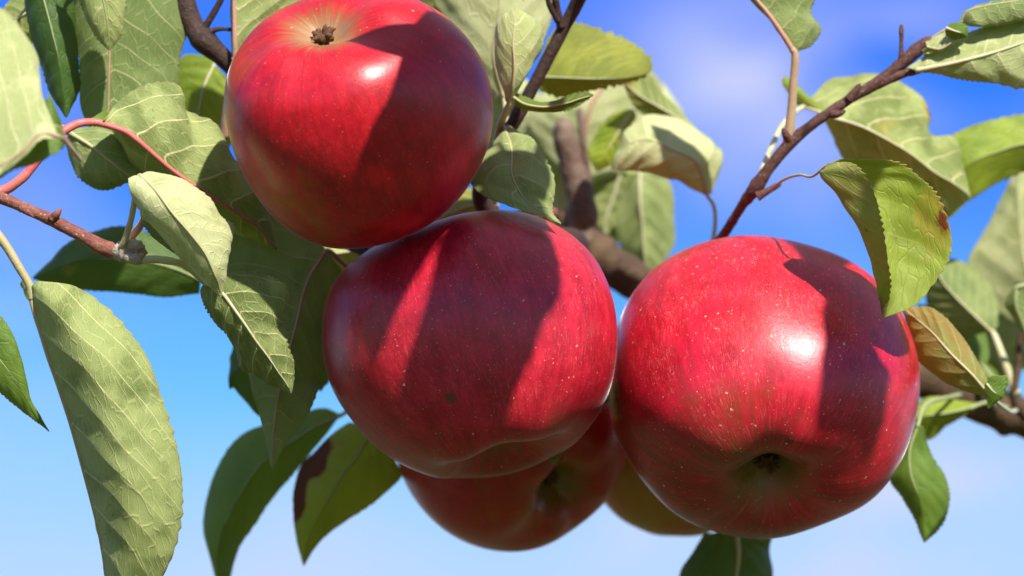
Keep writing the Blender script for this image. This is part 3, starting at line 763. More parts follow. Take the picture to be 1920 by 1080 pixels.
# pale curled leaf in front
leaf(bl, [[(240, 335, 250), (262, 330, 240), (285, 322, 230)], [(246, 362, 260), (292, 358, 280), (345, 338, 240)], [(270, 405, 250), (322, 398, 300), (392, 372, 240)],
          [(312, 455, 240), (358, 440, 300), (412, 405, 230)], [(352, 500, 240), (386, 478, 290), (436, 425, 190)], [(385, 532, 240), (402, 515, 280), (426, 470, 210)],
          [(402, 548, 250), (411, 538, 260), (424, 512, 240)], [(414, 558, 250), (414, 558, 250), (414, 558, 250)]],
     'L', 'silver', 'green', pet=[(222, 470, 190), (232, 455, 205), (246, 410, 225)], stalk='tan', label='pale downy curled leaf hanging above the bud, slightly out of focus', cup=-0.3, quilt=3, wave=5, tooth=4, rib=4, petr=6, seed=22)
# two more pale stalks of the bud cluster
leaf(bl, [[(300, 372, 180), (282, 385, 170), (262, 398, 160)], [(330, 400, 180), (300, 410, 180), (272, 425, 150)], [(350, 440, 170), (330, 445, 180), (300, 455, 150)], [(372, 480, 170), (360, 482, 170), (345, 485, 160)], [(385, 505, 170)] * 3],
     'L', 'grey', 'green', pet=[(215, 476, 190), (240, 450, 80), (265, 420, 140)], stalk='rose', label='small young leaf tucked behind the pale curled leaf', rib=4, petr=8, seed=23)
# olive veined leaf right of the bud
leaf(bl, [[(376, 548, 150), (384, 530, 160), (400, 512, 150)], [(385, 575, 150), (412, 545, 180), (450, 508, 160)], [(402, 605, 140), (438, 578, 190), (508, 517, 160)],
          [(428, 632, 130), (462, 612, 190), (544, 548, 140)], [(446, 655, 120), (482, 642, 185), (536, 592, 120)], [(456, 690, 110), (505, 672, 175), (540, 640, 150)],
          [(490, 708, 120), (525, 702, 165), (552, 682, 140)], [(525, 728, 135), (540, 724, 155), (552, 712, 145)], [(546, 737, 148)] * 3],
     'L', 'olive', 'green', pet=[(258, 488, 195), (300, 487, 200), (345, 497, 190)], stalk='pale', label='crinkled olive leaf with pale veins right of the fuzzy bud', veins=6, vk=1.8, cup=-0.3, quilt=4.5, wave=9, tooth=6.5, rib=4.5, petr=6.5, ridge=2.5, nu=140, nv=36, seed=24)
# dark olive leaf behind the bud
leaf(bl, [[(372, 500, -330), (376, 525, -310), (374, 550, -330)], [(335, 468, -330), (330, 505, -300), (315, 556, -330)], [(282, 438, -330), (270, 490, -300), (255, 551, -330)],
          [(235, 425, -330), (210, 485, -300), (205, 546, -330)], [(175, 437, -330), (150, 490, -300), (155, 544, -330)], [(120, 462, -330), (105, 503, -310), (112, 540, -330)], [(60, 522, -330)] * 3],
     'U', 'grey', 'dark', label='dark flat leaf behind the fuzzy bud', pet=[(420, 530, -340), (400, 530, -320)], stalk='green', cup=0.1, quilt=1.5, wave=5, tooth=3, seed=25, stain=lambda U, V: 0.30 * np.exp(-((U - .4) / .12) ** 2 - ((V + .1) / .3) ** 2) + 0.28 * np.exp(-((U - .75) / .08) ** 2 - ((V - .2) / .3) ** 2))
# folded leaf on the arched pink stalk
leaf(bl, [[(170, 222, 60), (182, 229, 80), (196, 225, 90)], [(200, 215, 20), (235, 246, 80), (222, 190, 40)], [(215, 255, -40), (280, 282, 70), (272, 160, 20)],
          [(235, 300, -60), (322, 318, 55), (334, 160, 10)], [(275, 335, -60), (365, 348, 45), (350, 205, 0)], [(330, 365, -60), (402, 372, 30), (402, 232, -10)],
          [(380, 400, -60), (440, 396, 10), (432, 290, -30)], [(420, 430, -70), (475, 418, -10), (478, 340, -50)], [(520, 470, -60)] * 3],
     'L', 'olive', 'green', pet=[(-140, 330, 160), (-60, 352, 150), (2, 358, 130), (40, 335, 130), (78, 290, 120), (118, 247, 110), (150, 231, 95)], stalk='pink',
     label='folded yellowish leaf carried by an arched pink stalk', veins=6, vk=2.2, cup=-0.2, quilt=3.5, wave=6, rib=6.5, petr=8.5, ridge=2.8, tooth=4, nu=140, nv=36, seed=26)
# dark veined leaf under the pink stalk
leaf(bl, [[(122, 262, -30), (132, 250, -20), (145, 240, -30)], [(130, 300, -40), (165, 270, -15), (190, 240, -40)], [(155, 338, -40), (195, 293, -10), (235, 265, -40)],
          [(200, 356, -40), (222, 314, -10), (262, 300, -40)], [(245, 342, -30), (242, 330, -15), (275, 318, -40)], [(262, 345, -25)] * 3],
     'L', 'grey', 'dark', pet=[(60, 255, 0), (110, 238, -10)], stalk='tan', label='small dark leaf with a pale midrib below the pink stalk', veins=5, cup=-0.2, rib=5, ridge=2, seed=27)
# blurred cream leaf at the left edge
leaf(bl, [[(112, 262, 735), (110, 256, 735), (106, 246, 735)], [(78, 262, 742), (78, 250, 740), (80, 180, 660)], [(50, 290, 745), (52, 276, 745), (70, 110, 620)], [(8, 322, 745), (12, 305, 745), (40, 55, 610)],
          [(-40, 345, 745), (-40, 325, 745), (0, 15, 610)], [(-110, 340, 745), (-110, 320, 745), (-80, 40, 610)], [(-190, 260, 700)] * 3],
     'L', 'silver', 'green', pet=[(150, 300, 500), (130, 275, 640)], stalk='rose', label='blurred cream leaf close to the lens at the left edge', cup=-0.1, wave=5, tooth=5, seed=28)
leaf(bl, [[(120, 250, 640), (122, 258, 640), (122, 264, 640)], [(92, 180, 660), (104, 235, 670), (112, 282, 690)], [(80, 215, 665), (75, 255, 680), (70, 306, 705)], [(40, 255, 680), (35, 285, 695), (28, 318, 715)], [(-5, 290, 690), (-5, 315, 700), (-8, 340, 715)], [(-50, 350, 700)] * 3],
     'U', 'grey', 'green', pet=[(150, 300, 480), (132, 275, 600)], stalk='rose', label='small green toothed leaf under the blurred cream leaf', tooth=7, teeth=16, cup=0.1, seed=30)
leaf(bl, [[(-70, 560, 100), (-60, 580, 100), (-75, 600, 100)], [(0, 592, 100), (-20, 650, 110), (-60, 680, 100)], [(26, 632, 100), (12, 690, 110), (0, 735, 90)], [(42, 690, 100), (42, 732, 110), (42, 770, 90)], [(53, 745, 100), (62, 770, 105), (64, 785, 95)], [(93, 810, 100)] * 3],
     'U', 'grey', 'green', pet=[(-120, 420, 150), (-90, 500, 120)], stalk='green', label='green pointed leaf tip at the left edge', tooth=4, cup=0.2, veins=5, seed=29)

# ---- dark branch, upper left
bt = empty('apple_branch', P(320, -260, -120), 'dark brown branch coming down at upper left behind the topmost apple', 'branch', GRP)
wood(bt, 'wood', [(320, -260, -120, 26), (330, -100, -110, 24), (345, 0, -100, 21), (362, 45, -95, 20), (385, 78, -90, 24), (415, 105, -95, 18), (450, 140, -110, 17), (520, 260, -180, 16), (600, 420, -260, 18), (700, 470, -180, 12)], W_DARK, 0.14, seed=2,
     extra=([(378, 62, -90, 12), (388, 45, -85, 7), (402, 22, -80, 6), (418, -10, -75, 6), (430, -60, -70, 5)], [(385, 70, -85, 10), (398, 58, -80, 6), (415, 54, -80, 4), (436, 56, -80, 3)]))
leaf(bt, [[(135, -120, -60), (160, -130, -60), (190, -120, -60)], [(138, -20, -80), (215, -20, -60), (330, -40, -90)], [(138, 45, -90), (207, 60, -60), (352, 50, -90)], [(148, 110, -90), (205, 120, -60), (336, 115, -90)],
          [(150, 165, -90), (204, 170, -60), (334, 165, -90)], [(155, 215, -90), (203, 225, -60), (310, 215, -90)], [(200, 290, -80)] * 3],
     'L', 'grey', 'green', pet=[(300, -220, -110), (200, -190, -80)], stalk='rose', label='broad grey-green leaf with its underside turned out at upper left', veins=8, rib=4, quilt=2.5, tooth=2, cup=-0.25, seed=31)
leaf(bt, [[(130, -90, 40), (150, -95, 40), (170, -95, 40)], [(140, -30, 40), (185, -30, 60), (232, -30, 40)], [(160, 30, 40), (198, 25, 60), (232, 30, 40)], [(180, 70, 40), (203, 60, 55), (226, 65, 40)], [(206, 95, 45)] * 3],
     'L', 'olive', 'green', pet=[(240, -180, -60), (170, -130, 20)], stalk='green', label='narrow green leaf tip hanging in front of the broad grey leaf', veins=6, cup=-0.35, seed=32)
leaf(bt, [[(30, -60, -30), (60, -70, -30), (90, -70, -30)], [(45, -10, -60), (82, 0, -20), (132, -10, -60)], [(55, 50, -60), (98, 60, -15), (140, 40, -70)], [(75, 120, -60), (112, 120, -15), (147, 110, -70)], [(92, 170, -50), (118, 170, -20), (149, 170, -60)], [(124, 222, -30)] * 3],
     'U', 'grey', 'dark', pet=[(150, -160, -80), (90, -110, -40)], stalk='green', label='dark green leaf hanging beside the blurred cream leaf', veins=7, cup=0.25, rib=3, seed=33)
leaf(bt, [[(90, -30, -120), (95, -10, -110), (100, 0, -120)], [(60, -15, -130), (62, 15, -110), (80, 40, -130)], [(20, 0, -130), (30, 40, -110), (60, 85, -130)], [(-10, 60, -120), (10, 85, -110), (50, 120, -120)], [(0, 130, -120)] * 3],
     'L', 'olive', 'yellow', label='olive leaf corner at the top left', seed=34)
leaf(bt, [[(395, 105, -320), (402, 120, -320), (412, 130, -320)], [(340, 108, -330), (380, 170, -310), (450, 180, -330)], [(335, 170, -330), (372, 215, -310), (440, 250, -330)], [(345, 225, -330), (365, 255, -310), (420, 290, -330)], [(365, 310, -320)] * 3],
     'U', 'olive', 'lime', label='soft light green leaf behind the dark branch', wave=3, seed=35)
leaf(bt, [[(438, 128, -80), (440, 118, -70), (450, 105, -80)], [(436, 80, -80), (440, 80, -60), (500, 60, -100)], [(434, 30, -80), (439, 30, -60), (560, 20, -120)], [(432, -20, -80), (438, -20, -60), (580, -30, -120)], [(434, -80, -80), (440, -80, -60), (550, -100, -110)], [(450, -160, -80)] * 3],
     'L', 'olive', 'green', pet=[(420, 260, -130), (428, 180, -100)], stalk='rose', label='olive veined leaf rising behind the left shoulder of the topmost apple', veins=6, rib=6, ridge=2.5, quilt=4, nu=130, seed=36)

# ---- centre twig
bc_ = empty('apple_branch', P(1300, -560, 760), 'dark slender twig slanting up from behind the topmost apple', 'branch', GRP)
wood(bc_, 'wood', [(1300, -560, 760, 17), (1240, -360, 500, 16), (1150, -140, 60, 14), (1085, 0, -120, 12), (1040, 85, -140, 12), (998, 165, -150, 12), (960, 235, -160, 13), (925, 290, -180, 13), (900, 370, -220, 16), (960, 430, -300, 22), (1080, 460, -520, 26)], W_DARK, 0.10, seed=6,
     extra=([(1052, 52, -128, 8), (1045, 20, -115, 7), (1038, -20, -100, 5)], [(1046, 40, -118, 6), (1030, 8, -100, 5), (1022, -30, -90, 4)]))
leaf(bc_, [[(940, 250, -110), (946, 240, -100), (955, 235, -110)], [(925, 268, -40), (960, 292, 30), (1000, 268, -10)], [(900, 305, 20), (960, 330, 70), (1023, 298, 30)], [(885, 350, 60), (975, 362, 95), (1040, 345, 50)], [(930, 378, 110), (1000, 388, 110), (1037, 380, 70)], [(1005, 402, 120), (1030, 405, 105), (1040, 400, 90)], [(1052, 420, 100)] * 3],
     'L', 'grey', 'green', pet=[(940, 262, -150), (935, 250, -130)], stalk='tan', label='grey-green leaf resting on the crown of the middle apple', veins=5, vk=1.8, cup=-0.25, quilt=4, wave=6, tooth=6, ridge=2.4, rib=4, nu=130, nv=36, seed=41)
leaf(bc_, [[(948, 190, -50), (954, 196, -50), (960, 188, -50)], [(937, 150, -70), (962, 160, -20), (985, 142, -40)], [(933, 110, -80), (965, 120, -10), (1005, 118, -50)], [(928, 65, -80), (962, 80, -10), (1018, 85, -50)], [(938, 35, -70), (965, 45, -20), (1010, 45, -50)], [(968, 15, -40)] * 3],
     'L', 'silver', 'green', pet=[(932, 268, -130), (940, 230, -90)], stalk='tan', label='small pale curled leaf standing upright beside the dark twig', veins=5, cup=-0.4, quilt=3, wave=8, rib=4, petr=7, seed=42, stain=lambda U, V: 0.3 * np.exp(-((U - .5) / .15) ** 2 - ((V - .6) / .3) ** 2))
leaf(bc_, [[(962, 172, -60), (962, 182, -40), (965, 198, -50)], [(985, 182, -50), (985, 195, -20), (985, 205, -40)], [(1025, 192, -50), (1020, 200, -15), (1020, 209, -30)], [(1070, 176, -50), (1065, 192, -20), (1065, 205, -30)], [(1100, 172, -40), (1095, 182, -25), (1092, 194, -30)], [(1114, 178, -30)] * 3],
     'U', 'bronze', 'green', pet=[(936, 262, -130), (945, 215, -80)], stalk='tan', label='narrow boat-shaped leaf crossing the dark twig', veins=6, quilt=2, wave=4, cup=-0.3, seed=43)
leaf(bc_, [[(1010, 120, -360), (1008, 145, -350), (1012, 170, -360)], [(1032, 65, -380), (1040, 145, -340), (1045, 182, -360)], [(1075, 42, -390), (1085, 147, -330), (1085, 175, -350)], [(1132, 58, -390), (1135, 147, -330), (1135, 165, -350)], [(1190, 82, -380), (1178, 145, -335), (1180, 155, -350)], [(1220, 112, -360), (1205, 140, -345), (1205, 145, -350)], [(1224, 130, -350)] * 3],
     'U', 'olive', 'yellow', pet=[(990, 190, -180), (1000, 160, -300)], stalk='green', label='yellow-olive backlit leaf with saw teeth right of the dark twig', teeth=17, tooth=13, veins=6, wave=3, cup=-0.05, seed=44, stain=lambda U, V: 0.0 * U)
leaf(bc_, [[(960, 190, -330), (945, 185, -320), (925, 180, -330)], [(1000, 110, -340), (925, 100, -300), (850, 90, -340)], [(1035, 30, -350), (935, 20, -290), (830, 30, -340)], [(1040, -50, -350), (940, -50, -290), (800, -30, -340)], [(1010, -120, -340), (945, -120, -300), (860, -120, -330)], [(950, -200, -320)] * 3],
     'L', 'silver', 'green', label='pale veined leaf behind the right shoulder of the topmost apple', pet=[(950, 230, -220), (948, 205, -280)], stalk='tan', veins=7, quilt=4, cup=-0.15, seed=45)
leaf(bc_, [[(900, 60, -420), (880, 50, -410), (860, 60, -420)], [(870, 20, -430), (840, 0, -410), (815, 20, -430)], [(820, -10, -430), (800, -40, -410), (760, 0, -430)], [(740, -60, -420)] * 3],
     'L', 'olive', 'lime', label='bright green leaf edge above the topmost apple', seed=46)
leaf(bc_, [[(985, 165, -420), (975, 180, -410), (960, 160, -420)], [(975, 200, -430), (945, 215, -400), (918, 170, -430)], [(960, 240, -430), (930, 255, -400), (905, 215, -430)], [(915, 310, -420)] * 3],
     'L', 'olive', 'lime', label='lime leaf glimpsed between the topmost apple and the dark twig', seed=47)
# leaves of this twig above the picture: they shade the apples
leaf(bc_, [sunward(AP1, r, 640) for r in ([(800, 20), (815, 22), (830, 30)], [(768, 62), (835, 75), (895, 90)], [(750, 118), (820, 140), (925, 160)], [(730, 180), (805, 210), (930, 230)], [(697, 240), (775, 290), (925, 300)], [(668, 318), (735, 360), (880, 370)], [(672, 400), (700, 420), (760, 425)], [(680, 470), (680, 470), (680, 470)])],
     'L', 'grey', 'green', pet=[sunward(AP1, [(815, 22)], 640)[0] + UP * 330 * S, sunward(AP1, [(815, 22)], 640)[0] + UP * 120 * S], stalk='tan', tooth=3, quilt=1, wave=2, seed=51)
leaf(bc_, [sunward(AP1, r, 450) for r in ([(880, 80), (870, 90), (865, 100)], [(820, 52), (815, 82), (812, 110)], [(760, 44), (758, 75), (756, 108)], [(710, 52), (705, 72), (700, 92)], [(648, 78), (648, 78), (648, 78)])],
     'L', 'grey', 'green', pet=[sunward(AP1, [(870, 90)], 450)[0] + UP * 330 * S, sunward(AP1, [(870, 90)], 450)[0] + UP * 120 * S], stalk='tan', tooth=2, quilt=1, wave=1, seed=52)
leaf(bc_, [sunward(AP2, r, 1120) for r in ([(900, 395), (930, 392), (960, 395)], [(826, 448), (930, 450), (1036, 452)], [(800, 560), (920, 550), (1049, 560)], [(778, 630), (900, 620), (1015, 612)], [(755, 700), (880, 690), (1000, 665)], [(738, 770), (840, 770), (955, 770)])] +
     [[p - UP * k * S for p in sunward(AP2, q, 1120)] for q, k in (([(738, 770), (840, 770), (955, 770)], 45), ([(770, 770), (840, 770), (910, 770)], 85), ([(840, 770)] * 3, 120))],
     'L', 'grey', 'green', pet=[sunward(AP2, [(930, 392)], 1120)[0] + UP * 330 * S, sunward(AP2, [(930, 392)], 1120)[0] + UP * 120 * S], stalk='tan', tooth=5, quilt=1, wave=2, seed=53)

leaf(bc_, [sunward(AP2, r, 1180) for r in ([(800, 420), (815, 430), (826, 445)], [(700, 440), (745, 520), (805, 480)], [(620, 520), (680, 590), (742, 590)], [(590, 640), (650, 660), (700, 690)], [(600, 740), (640, 740), (672, 750)], [(640, 820), (640, 820), (640, 820)])],
     'L', 'grey', 'green', pet=[sunward(AP2, [(815, 430)], 1180)[0] + UP * 330 * S, sunward(AP2, [(815, 430)], 1180)[0] + UP * 120 * S], stalk='tan', tooth=4, quilt=1, wave=2, seed=54)
leaf(bc_, [sunward(AP3, r, 1010) for r in ([(1500, 420), (1520, 425), (1540, 430)], [(1476, 448), (1525, 455), (1585, 464)], [(1505, 490), (1550, 494), (1600, 492)], [(1530, 528), (1548, 528), (1566, 522)], [(1546, 560), (1546, 560), (1546, 560)])],
     'L', 'grey', 'green', pet=[sunward(AP3, [(1520, 425)], 1010)[0] + UP * 330 * S, sunward(AP3, [(1520, 425)], 1010)[0] + UP * 120 * S], stalk='tan', tooth=3, quilt=1, wave=2, seed=55)
leaf(bc_, [sunward(AP3, r, 1080) for r in ([(1548, 548), (1552, 548), (1558, 548)], [(1541, 592), (1566, 594), (1592, 592)], [(1546, 640), (1590, 645), (1634, 640)], [(1540, 695), (1590, 700), (1652, 695)], [(1570, 765), (1570, 765), (1570, 765)])],
     'L', 'grey', 'green', pet=[sunward(AP3, [(1552, 548)], 1080)[0] + UP * 330 * S, sunward(AP3, [(1552, 548)], 1080)[0] + UP * 120 * S], stalk='tan', tooth=3, quilt=1, wave=2, seed=59)
leaf(bc_, [sunward(AP3, r, 1200) for r in ([(1590, 655), (1600, 655), (1612, 657)], [(1546, 690), (1605, 692), (1664, 690)], [(1536, 735), (1600, 740), (1664, 745)], [(1528, 780), (1585, 790), (1650, 815)], [(1524, 845), (1570, 855), (1625, 870)], [(1560, 940), (1560, 940), (1560, 940)])],
     'L', 'grey', 'green', pet=[sunward(AP3, [(1600, 655)], 1200)[0] + UP * 330 * S, sunward(AP3, [(1600, 655)], 1200)[0] + UP * 120 * S], stalk='tan', tooth=3, quilt=1, wave=2, seed=56)
leaf(bc_, [[(1052, 712, -196), (1060, 705, -195), (1068, 708, -192)], [(1036, 725, -190), (1085, 735, -176), (1146, 712, -172)], [(1020, 795, -184), (1080, 792, -162), (1132, 765, -158)], [(1018, 850, -170), (1056, 842, -155), (1080, 818, -152)], [(1040, 872, -148)] * 3],  # unseen leaf added behind the middle apple to keep sun off the lower one
     'L', 'olive', 'green', pet=[(1000, 560, -330), (1040, 650, -260)], stalk='tan', seed=57)
leaf(bc_, [sunward(FLAT, r, 640) for r in ([(955, 225), (965, 222), (975, 225)], [(900, 280), (960, 290), (1030, 270)], [(880, 350), (960, 350), (1035, 330)], [(930, 410), (980, 400), (1020, 380)], [(1005, 425)] * 3)],  # added overhead out of view to shade the grey-green leaf, not an apple
     'L', 'grey', 'green', pet=[sunward(FLAT, [(965, 222)], 640)[0] + UP * 330 * S, sunward(FLAT, [(965, 222)], 640)[0] + UP * 120 * S], stalk='tan', tooth=3, quilt=1, wave=2, seed=58)

# ---- thick weathered branch behind the fruit
bd = empty('apple_branch', P(1075, 215, -760), 'thick blurred grey-brown branch behind the middle apple', 'branch', GRP)
wood(bd, 'wood', [(1060, 395, -765, 24), (1085, 440, -760, 36), (1130, 480, -750, 34), (1200, 530, -740, 36), (1330, 600, -740, 38), (1500, 690, -730, 40), (1720, 705, -720, 38), (1800, 735, -720, 40), (1880, 770, -720, 34), (1990, 800, -720, 34), (2150, 830, -720, 36)], W_BROWN, 0.22, seed=9, sides=22)
wood(bd, 'stub', [(1090, 450, -745, 30), (1092, 400, -738, 27), (1078, 330, -735, 24), (1062, 270, -735, 22), (1056, 235, -735, 17)], W_GREY, 0.16, seed=19, sides=22,
     extra=([(1100, 430, -735, 12), (1104, 360, -735, 8), (1096, 280, -735, 6), (1086, 205, -735, 5)],))
leaf(bd, [[(1075, 330, -860), (1090, 330, -850), (1110, 330, -860)], [(1020, 280, -880), (1095, 260, -840), (1190, 300, -880)], [(990, 210, -880), (1110, 195, -830), (1240, 225, -880)], [(1050, 150, -880), (1140, 150, -840), (1240, 160, -880)], [(1130, 110, -870), (1170, 115, -850), (1220, 130, -870)], [(1200, 90, -860)] * 3],
     'L', 'silver', 'green', stalk='rose', rib=7, label='large pale leaf blurred behind the dark twig', pet=[(1090, 400, -800), (1085, 360, -840)], wave=4, seed=61)
leaf(bd, [[(1040, 330, -940), (1030, 345, -930), (1000, 340, -940)], [(1050, 290, -950), (1000, 280, -920), (960, 300, -950)], [(1040, 220, -950), (985, 215, -920), (940, 240, -950)], [(1000, 160, -940), (970, 165, -930), (945, 190, -940)], [(955, 130, -930)] * 3],
     'L', 'silver', 'green', label='pale blurred leaf left of the weathered stub', seed=62)
leaf(bd, [[(1010, 470, -1000), (1030, 480, -990), (1050, 480, -1000)], [(985, 400, -1020), (1050, 400, -980), (1120, 420, -1020)], [(975, 320, -1020), (1060, 310, -970), (1150, 340, -1020)], [(1000, 240, -1020), (1070, 230, -980), (1140, 250, -1020)], [(1080, 160, -1000)] * 3],
     'L', 'silver', 'green', label='pale blurred leaf directly behind the weathered stub', stalk='rose', seed=73)
leaf(bd, [[(1130, 480, -1060), (1120, 470, -1050), (1110, 490, -1060)], [(1190, 420, -1080), (1140, 410, -1040), (1085, 430, -1080)], [(1220, 350, -1080), (1160, 345, -1040), (1090, 350, -1080)], [(1200, 290, -1080), (1160, 280, -1050), (1110, 290, -1080)], [(1165, 230, -1060)] * 3],
     'L', 'olive', 'lime', label='yellow-green blurred leaf deep behind the drooping arched leaf', seed=74, stain=lambda U, V: 0.4 * smooth(0.2, 0.6, V) * smooth(0.2, 0.5, U))
leaf(bd, [[(1100, 200, -1100), (1110, 190, -1090), (1120, 205, -1100)], [(1110, 130, -1120), (1160, 165, -1080), (1180, 240, -1120)], [(1170, 110, -1120), (1210, 170, -1080), (1225, 250, -1120)], [(1235, 150, -1110), (1250, 190, -1090), (1255, 240, -1110)], [(1285, 215, -1100)] * 3],
     'L', 'silver', 'yellow', label='cream blurred leaf above the drooping arched leaf', seed=75)
# drooping leaf, folded along its length
leaf(bd, [[(1334, 362, -440), (1326, 366, -430), (1318, 362, -440)], [(1350, 315, -470), (1322, 350, -420), (1290, 346, -420)], [(1338, 270, -480), (1300, 300, -390), (1255, 334, -410)], [(1300, 240, -480), (1258, 280, -380), (1215, 324, -400)], [(1248, 216, -480), (1215, 262, -380), (1180, 320, -400)], [(1195, 224, -460), (1180, 270, -390), (1155, 318, -400)], [(1146, 314, -420)] * 3],
     'L', 'silver', 'yellow', pet=[(1335, 460, -420), (1341, 420, -425), (1338, 385, -430)], stalk='tan', label='drooping arched leaf with ribbed underside left of the blue gap', veins=7, vk=0.8, quilt=4, cup=-0.25, ridge=2.5, rib=3, tooth=1.5, nu=130, nv=36, seed=63)
leaf(bd, [[(1325, 270, -560), (1318, 262, -555), (1310, 250, -560)], [(1290, 255, -570), (1280, 228, -550), (1270, 205, -570)], [(1235, 225, -570), (1235, 200, -550), (1240, 175, -570)], [(1195, 205, -570), (1200, 180, -555), (1215, 140, -570)], [(1165, 150, -560)] * 3],
     'L', 'olive', 'yellow', label='olive leaf edge above the drooping arched leaf', seed=64, stain=lambda U, V: 0.6 * smooth(0.75, 0.95, U))
leaf(bd, [[(1192, 212, -620), (1186, 205, -620), (1175, 205, -620)], [(1190, 250, -630), (1165, 240, -610), (1140, 222, -630)], [(1178, 280, -630), (1145, 272, -610), (1112, 265, -630)], [(1150, 305, -620), (1130, 300, -610), (1104, 292, -620)], [(1118, 322, -620)] * 3],
     'U', 'olive', 'lime', label='small glowing lime leaf in front of the large pale leaf', seed=65)
leaf(bd, [[(1185, 325, -820), (1200, 322, -820), (1225, 325, -820)], [(1165, 370, -840), (1200, 380, -800), (1256, 345, -840)], [(1158, 420, -840), (1205, 430, -800), (1266, 410, -840)], [(1168, 470, -840), (1208, 475, -800), (1264, 465, -840)], [(1190, 505, -830), (1212, 505, -810), (1240, 500, -830)], [(1218, 545, -820)] * 3],
     'L', 'grey', 'green', label='blurred green leaf hanging under the drooping arched leaf', veins=6, seed=66)
leaf(bd, [[(1180, 325, -900), (1165, 320, -890), (1150, 325, -900)], [(1185, 360, -910), (1150, 370, -890), (1115, 345, -910)], [(1165, 420, -910), (1135, 420, -890), (1098, 400, -910)], [(1150, 460, -910), (1135, 470, -895), (1110, 450, -910)], [(1140, 520, -900)] * 3],
     'L', 'olive', 'yellow', label='blurred olive leaf between the weathered stub and the green leaf', seed=67)
# leaves hanging at lower left of the fruit
leaf(bd, [[(585, 430, -140), (612, 470, -130), (640, 505, -140)], [(500, 385, -130), (580, 520, -110), (632, 575, -150)], [(425, 430, -100), (552, 620, -70), (618, 655, -130)], [(420, 570, -75), (528, 710, -40), (600, 712, -110)], [(460, 690, -60), (518, 765, -30), (588, 750, -80)], [(488, 790, -50), (512, 815, -30), (562, 800, -60)], [(500, 845, -40), (511, 850, -32), (532, 840, -45)], [(510, 880, -38)] * 3],
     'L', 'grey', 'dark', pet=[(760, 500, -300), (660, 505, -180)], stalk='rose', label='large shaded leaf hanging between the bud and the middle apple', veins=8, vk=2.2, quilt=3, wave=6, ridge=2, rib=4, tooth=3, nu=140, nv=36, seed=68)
leaf(bd, [[(610, 640, -330), (620, 660, -330), (625, 690, -330)], [(560, 600, -340), (560, 660, -320), (605, 728, -340)], [(490, 600, -340), (500, 680, -320), (530, 760, -340)], [(440, 640, -340), (450, 690, -320), (488, 782, -340)], [(428, 700, -335), (432, 712, -330), (440, 730, -335)], [(430, 730, -332)] * 3],
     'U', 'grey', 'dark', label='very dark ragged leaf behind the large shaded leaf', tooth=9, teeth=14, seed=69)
leaf(bd, [[(640, 776, -480), (638, 780, -480), (632, 786, -480)], [(600, 768, -490), (592, 800, -460), (590, 840, -490)], [(540, 788, -490), (545, 830, -450), (560, 878, -490)], [(470, 805, -490), (490, 870, -440), (522, 920, -490)], [(425, 845, -490), (448, 930, -440), (485, 972, -490)], [(395, 910, -490), (420, 990, -450), (445, 1035, -490)], [(380, 990, -490), (408, 1050, -460), (430, 1085, -490)], [(405, 1080, -485), (415, 1105, -470), (425, 1115, -485)], [(422, 1150, -480)] * 3],
     'U', 'grey', 'green', pet=[(760, 690, -560), (680, 750, -500)], stalk='green', label='long dark green leaf curving down at bottom left of the fruit', veins=8, tooth=3, cup=0.1, seed=70)
leaf(bd, [[(655, 792, -440), (700, 800, -440), (750, 880, -440)], [(625, 812, -440), (670, 855, -410), (748, 900, -440)], [(590, 848, -440), (640, 895, -400), (705, 940, -440)], [(562, 880, -440), (612, 945, -400), (650, 975, -440)], [(550, 935, -440), (590, 985, -410), (615, 1000, -440)], [(555, 1000, -440), (575, 1025, -425), (588, 1030, -440)], [(569, 1062, -435)] * 3],
     'U', 'olive', 'lime', pet=[(820, 760, -560), (740, 800, -480)], stalk='green', label='lime green leaf with a dark brown scorched edge under the fruit', veins=6, tooth=2.5, cup=0.15, seed=71,
     stain=lambda U, V: 1.3 * smooth(-0.35, -0.75, V + 0.10 * np.sin(U * 25)) * smooth(0.20, 0.36, U) * smooth(0.88, 0.72, U))
leaf(bd, [[(720, 430, -360), (715, 445, -350), (710, 460, -360)], [(660, 440, -370), (660, 470, -340), (670, 505, -370)], [(600, 445, -370), (605, 475, -340), (620, 515, -370)], [(560, 450, -370), (565, 470, -350), (580, 500, -370)], [(530, 470, -360)] * 3],
     'L', 'olive', 'green', label='small olive leaf glimpsed between the topmost and middle apples', seed=72)
leaf(bd, [[(930, 372, -300), (935, 385, -295), (940, 400, -300)], [(890, 350, -310), (890, 385, -285), (900, 425, -310)], [(850, 365, -310), (850, 398, -285), (855, 430, -310)], [(800, 420, -300)] * 3],
     'L', 'bronze', 'green', label='reddish leaf scrap in the crevice between the topmost and middle apples', stalk='rose', seed=76)

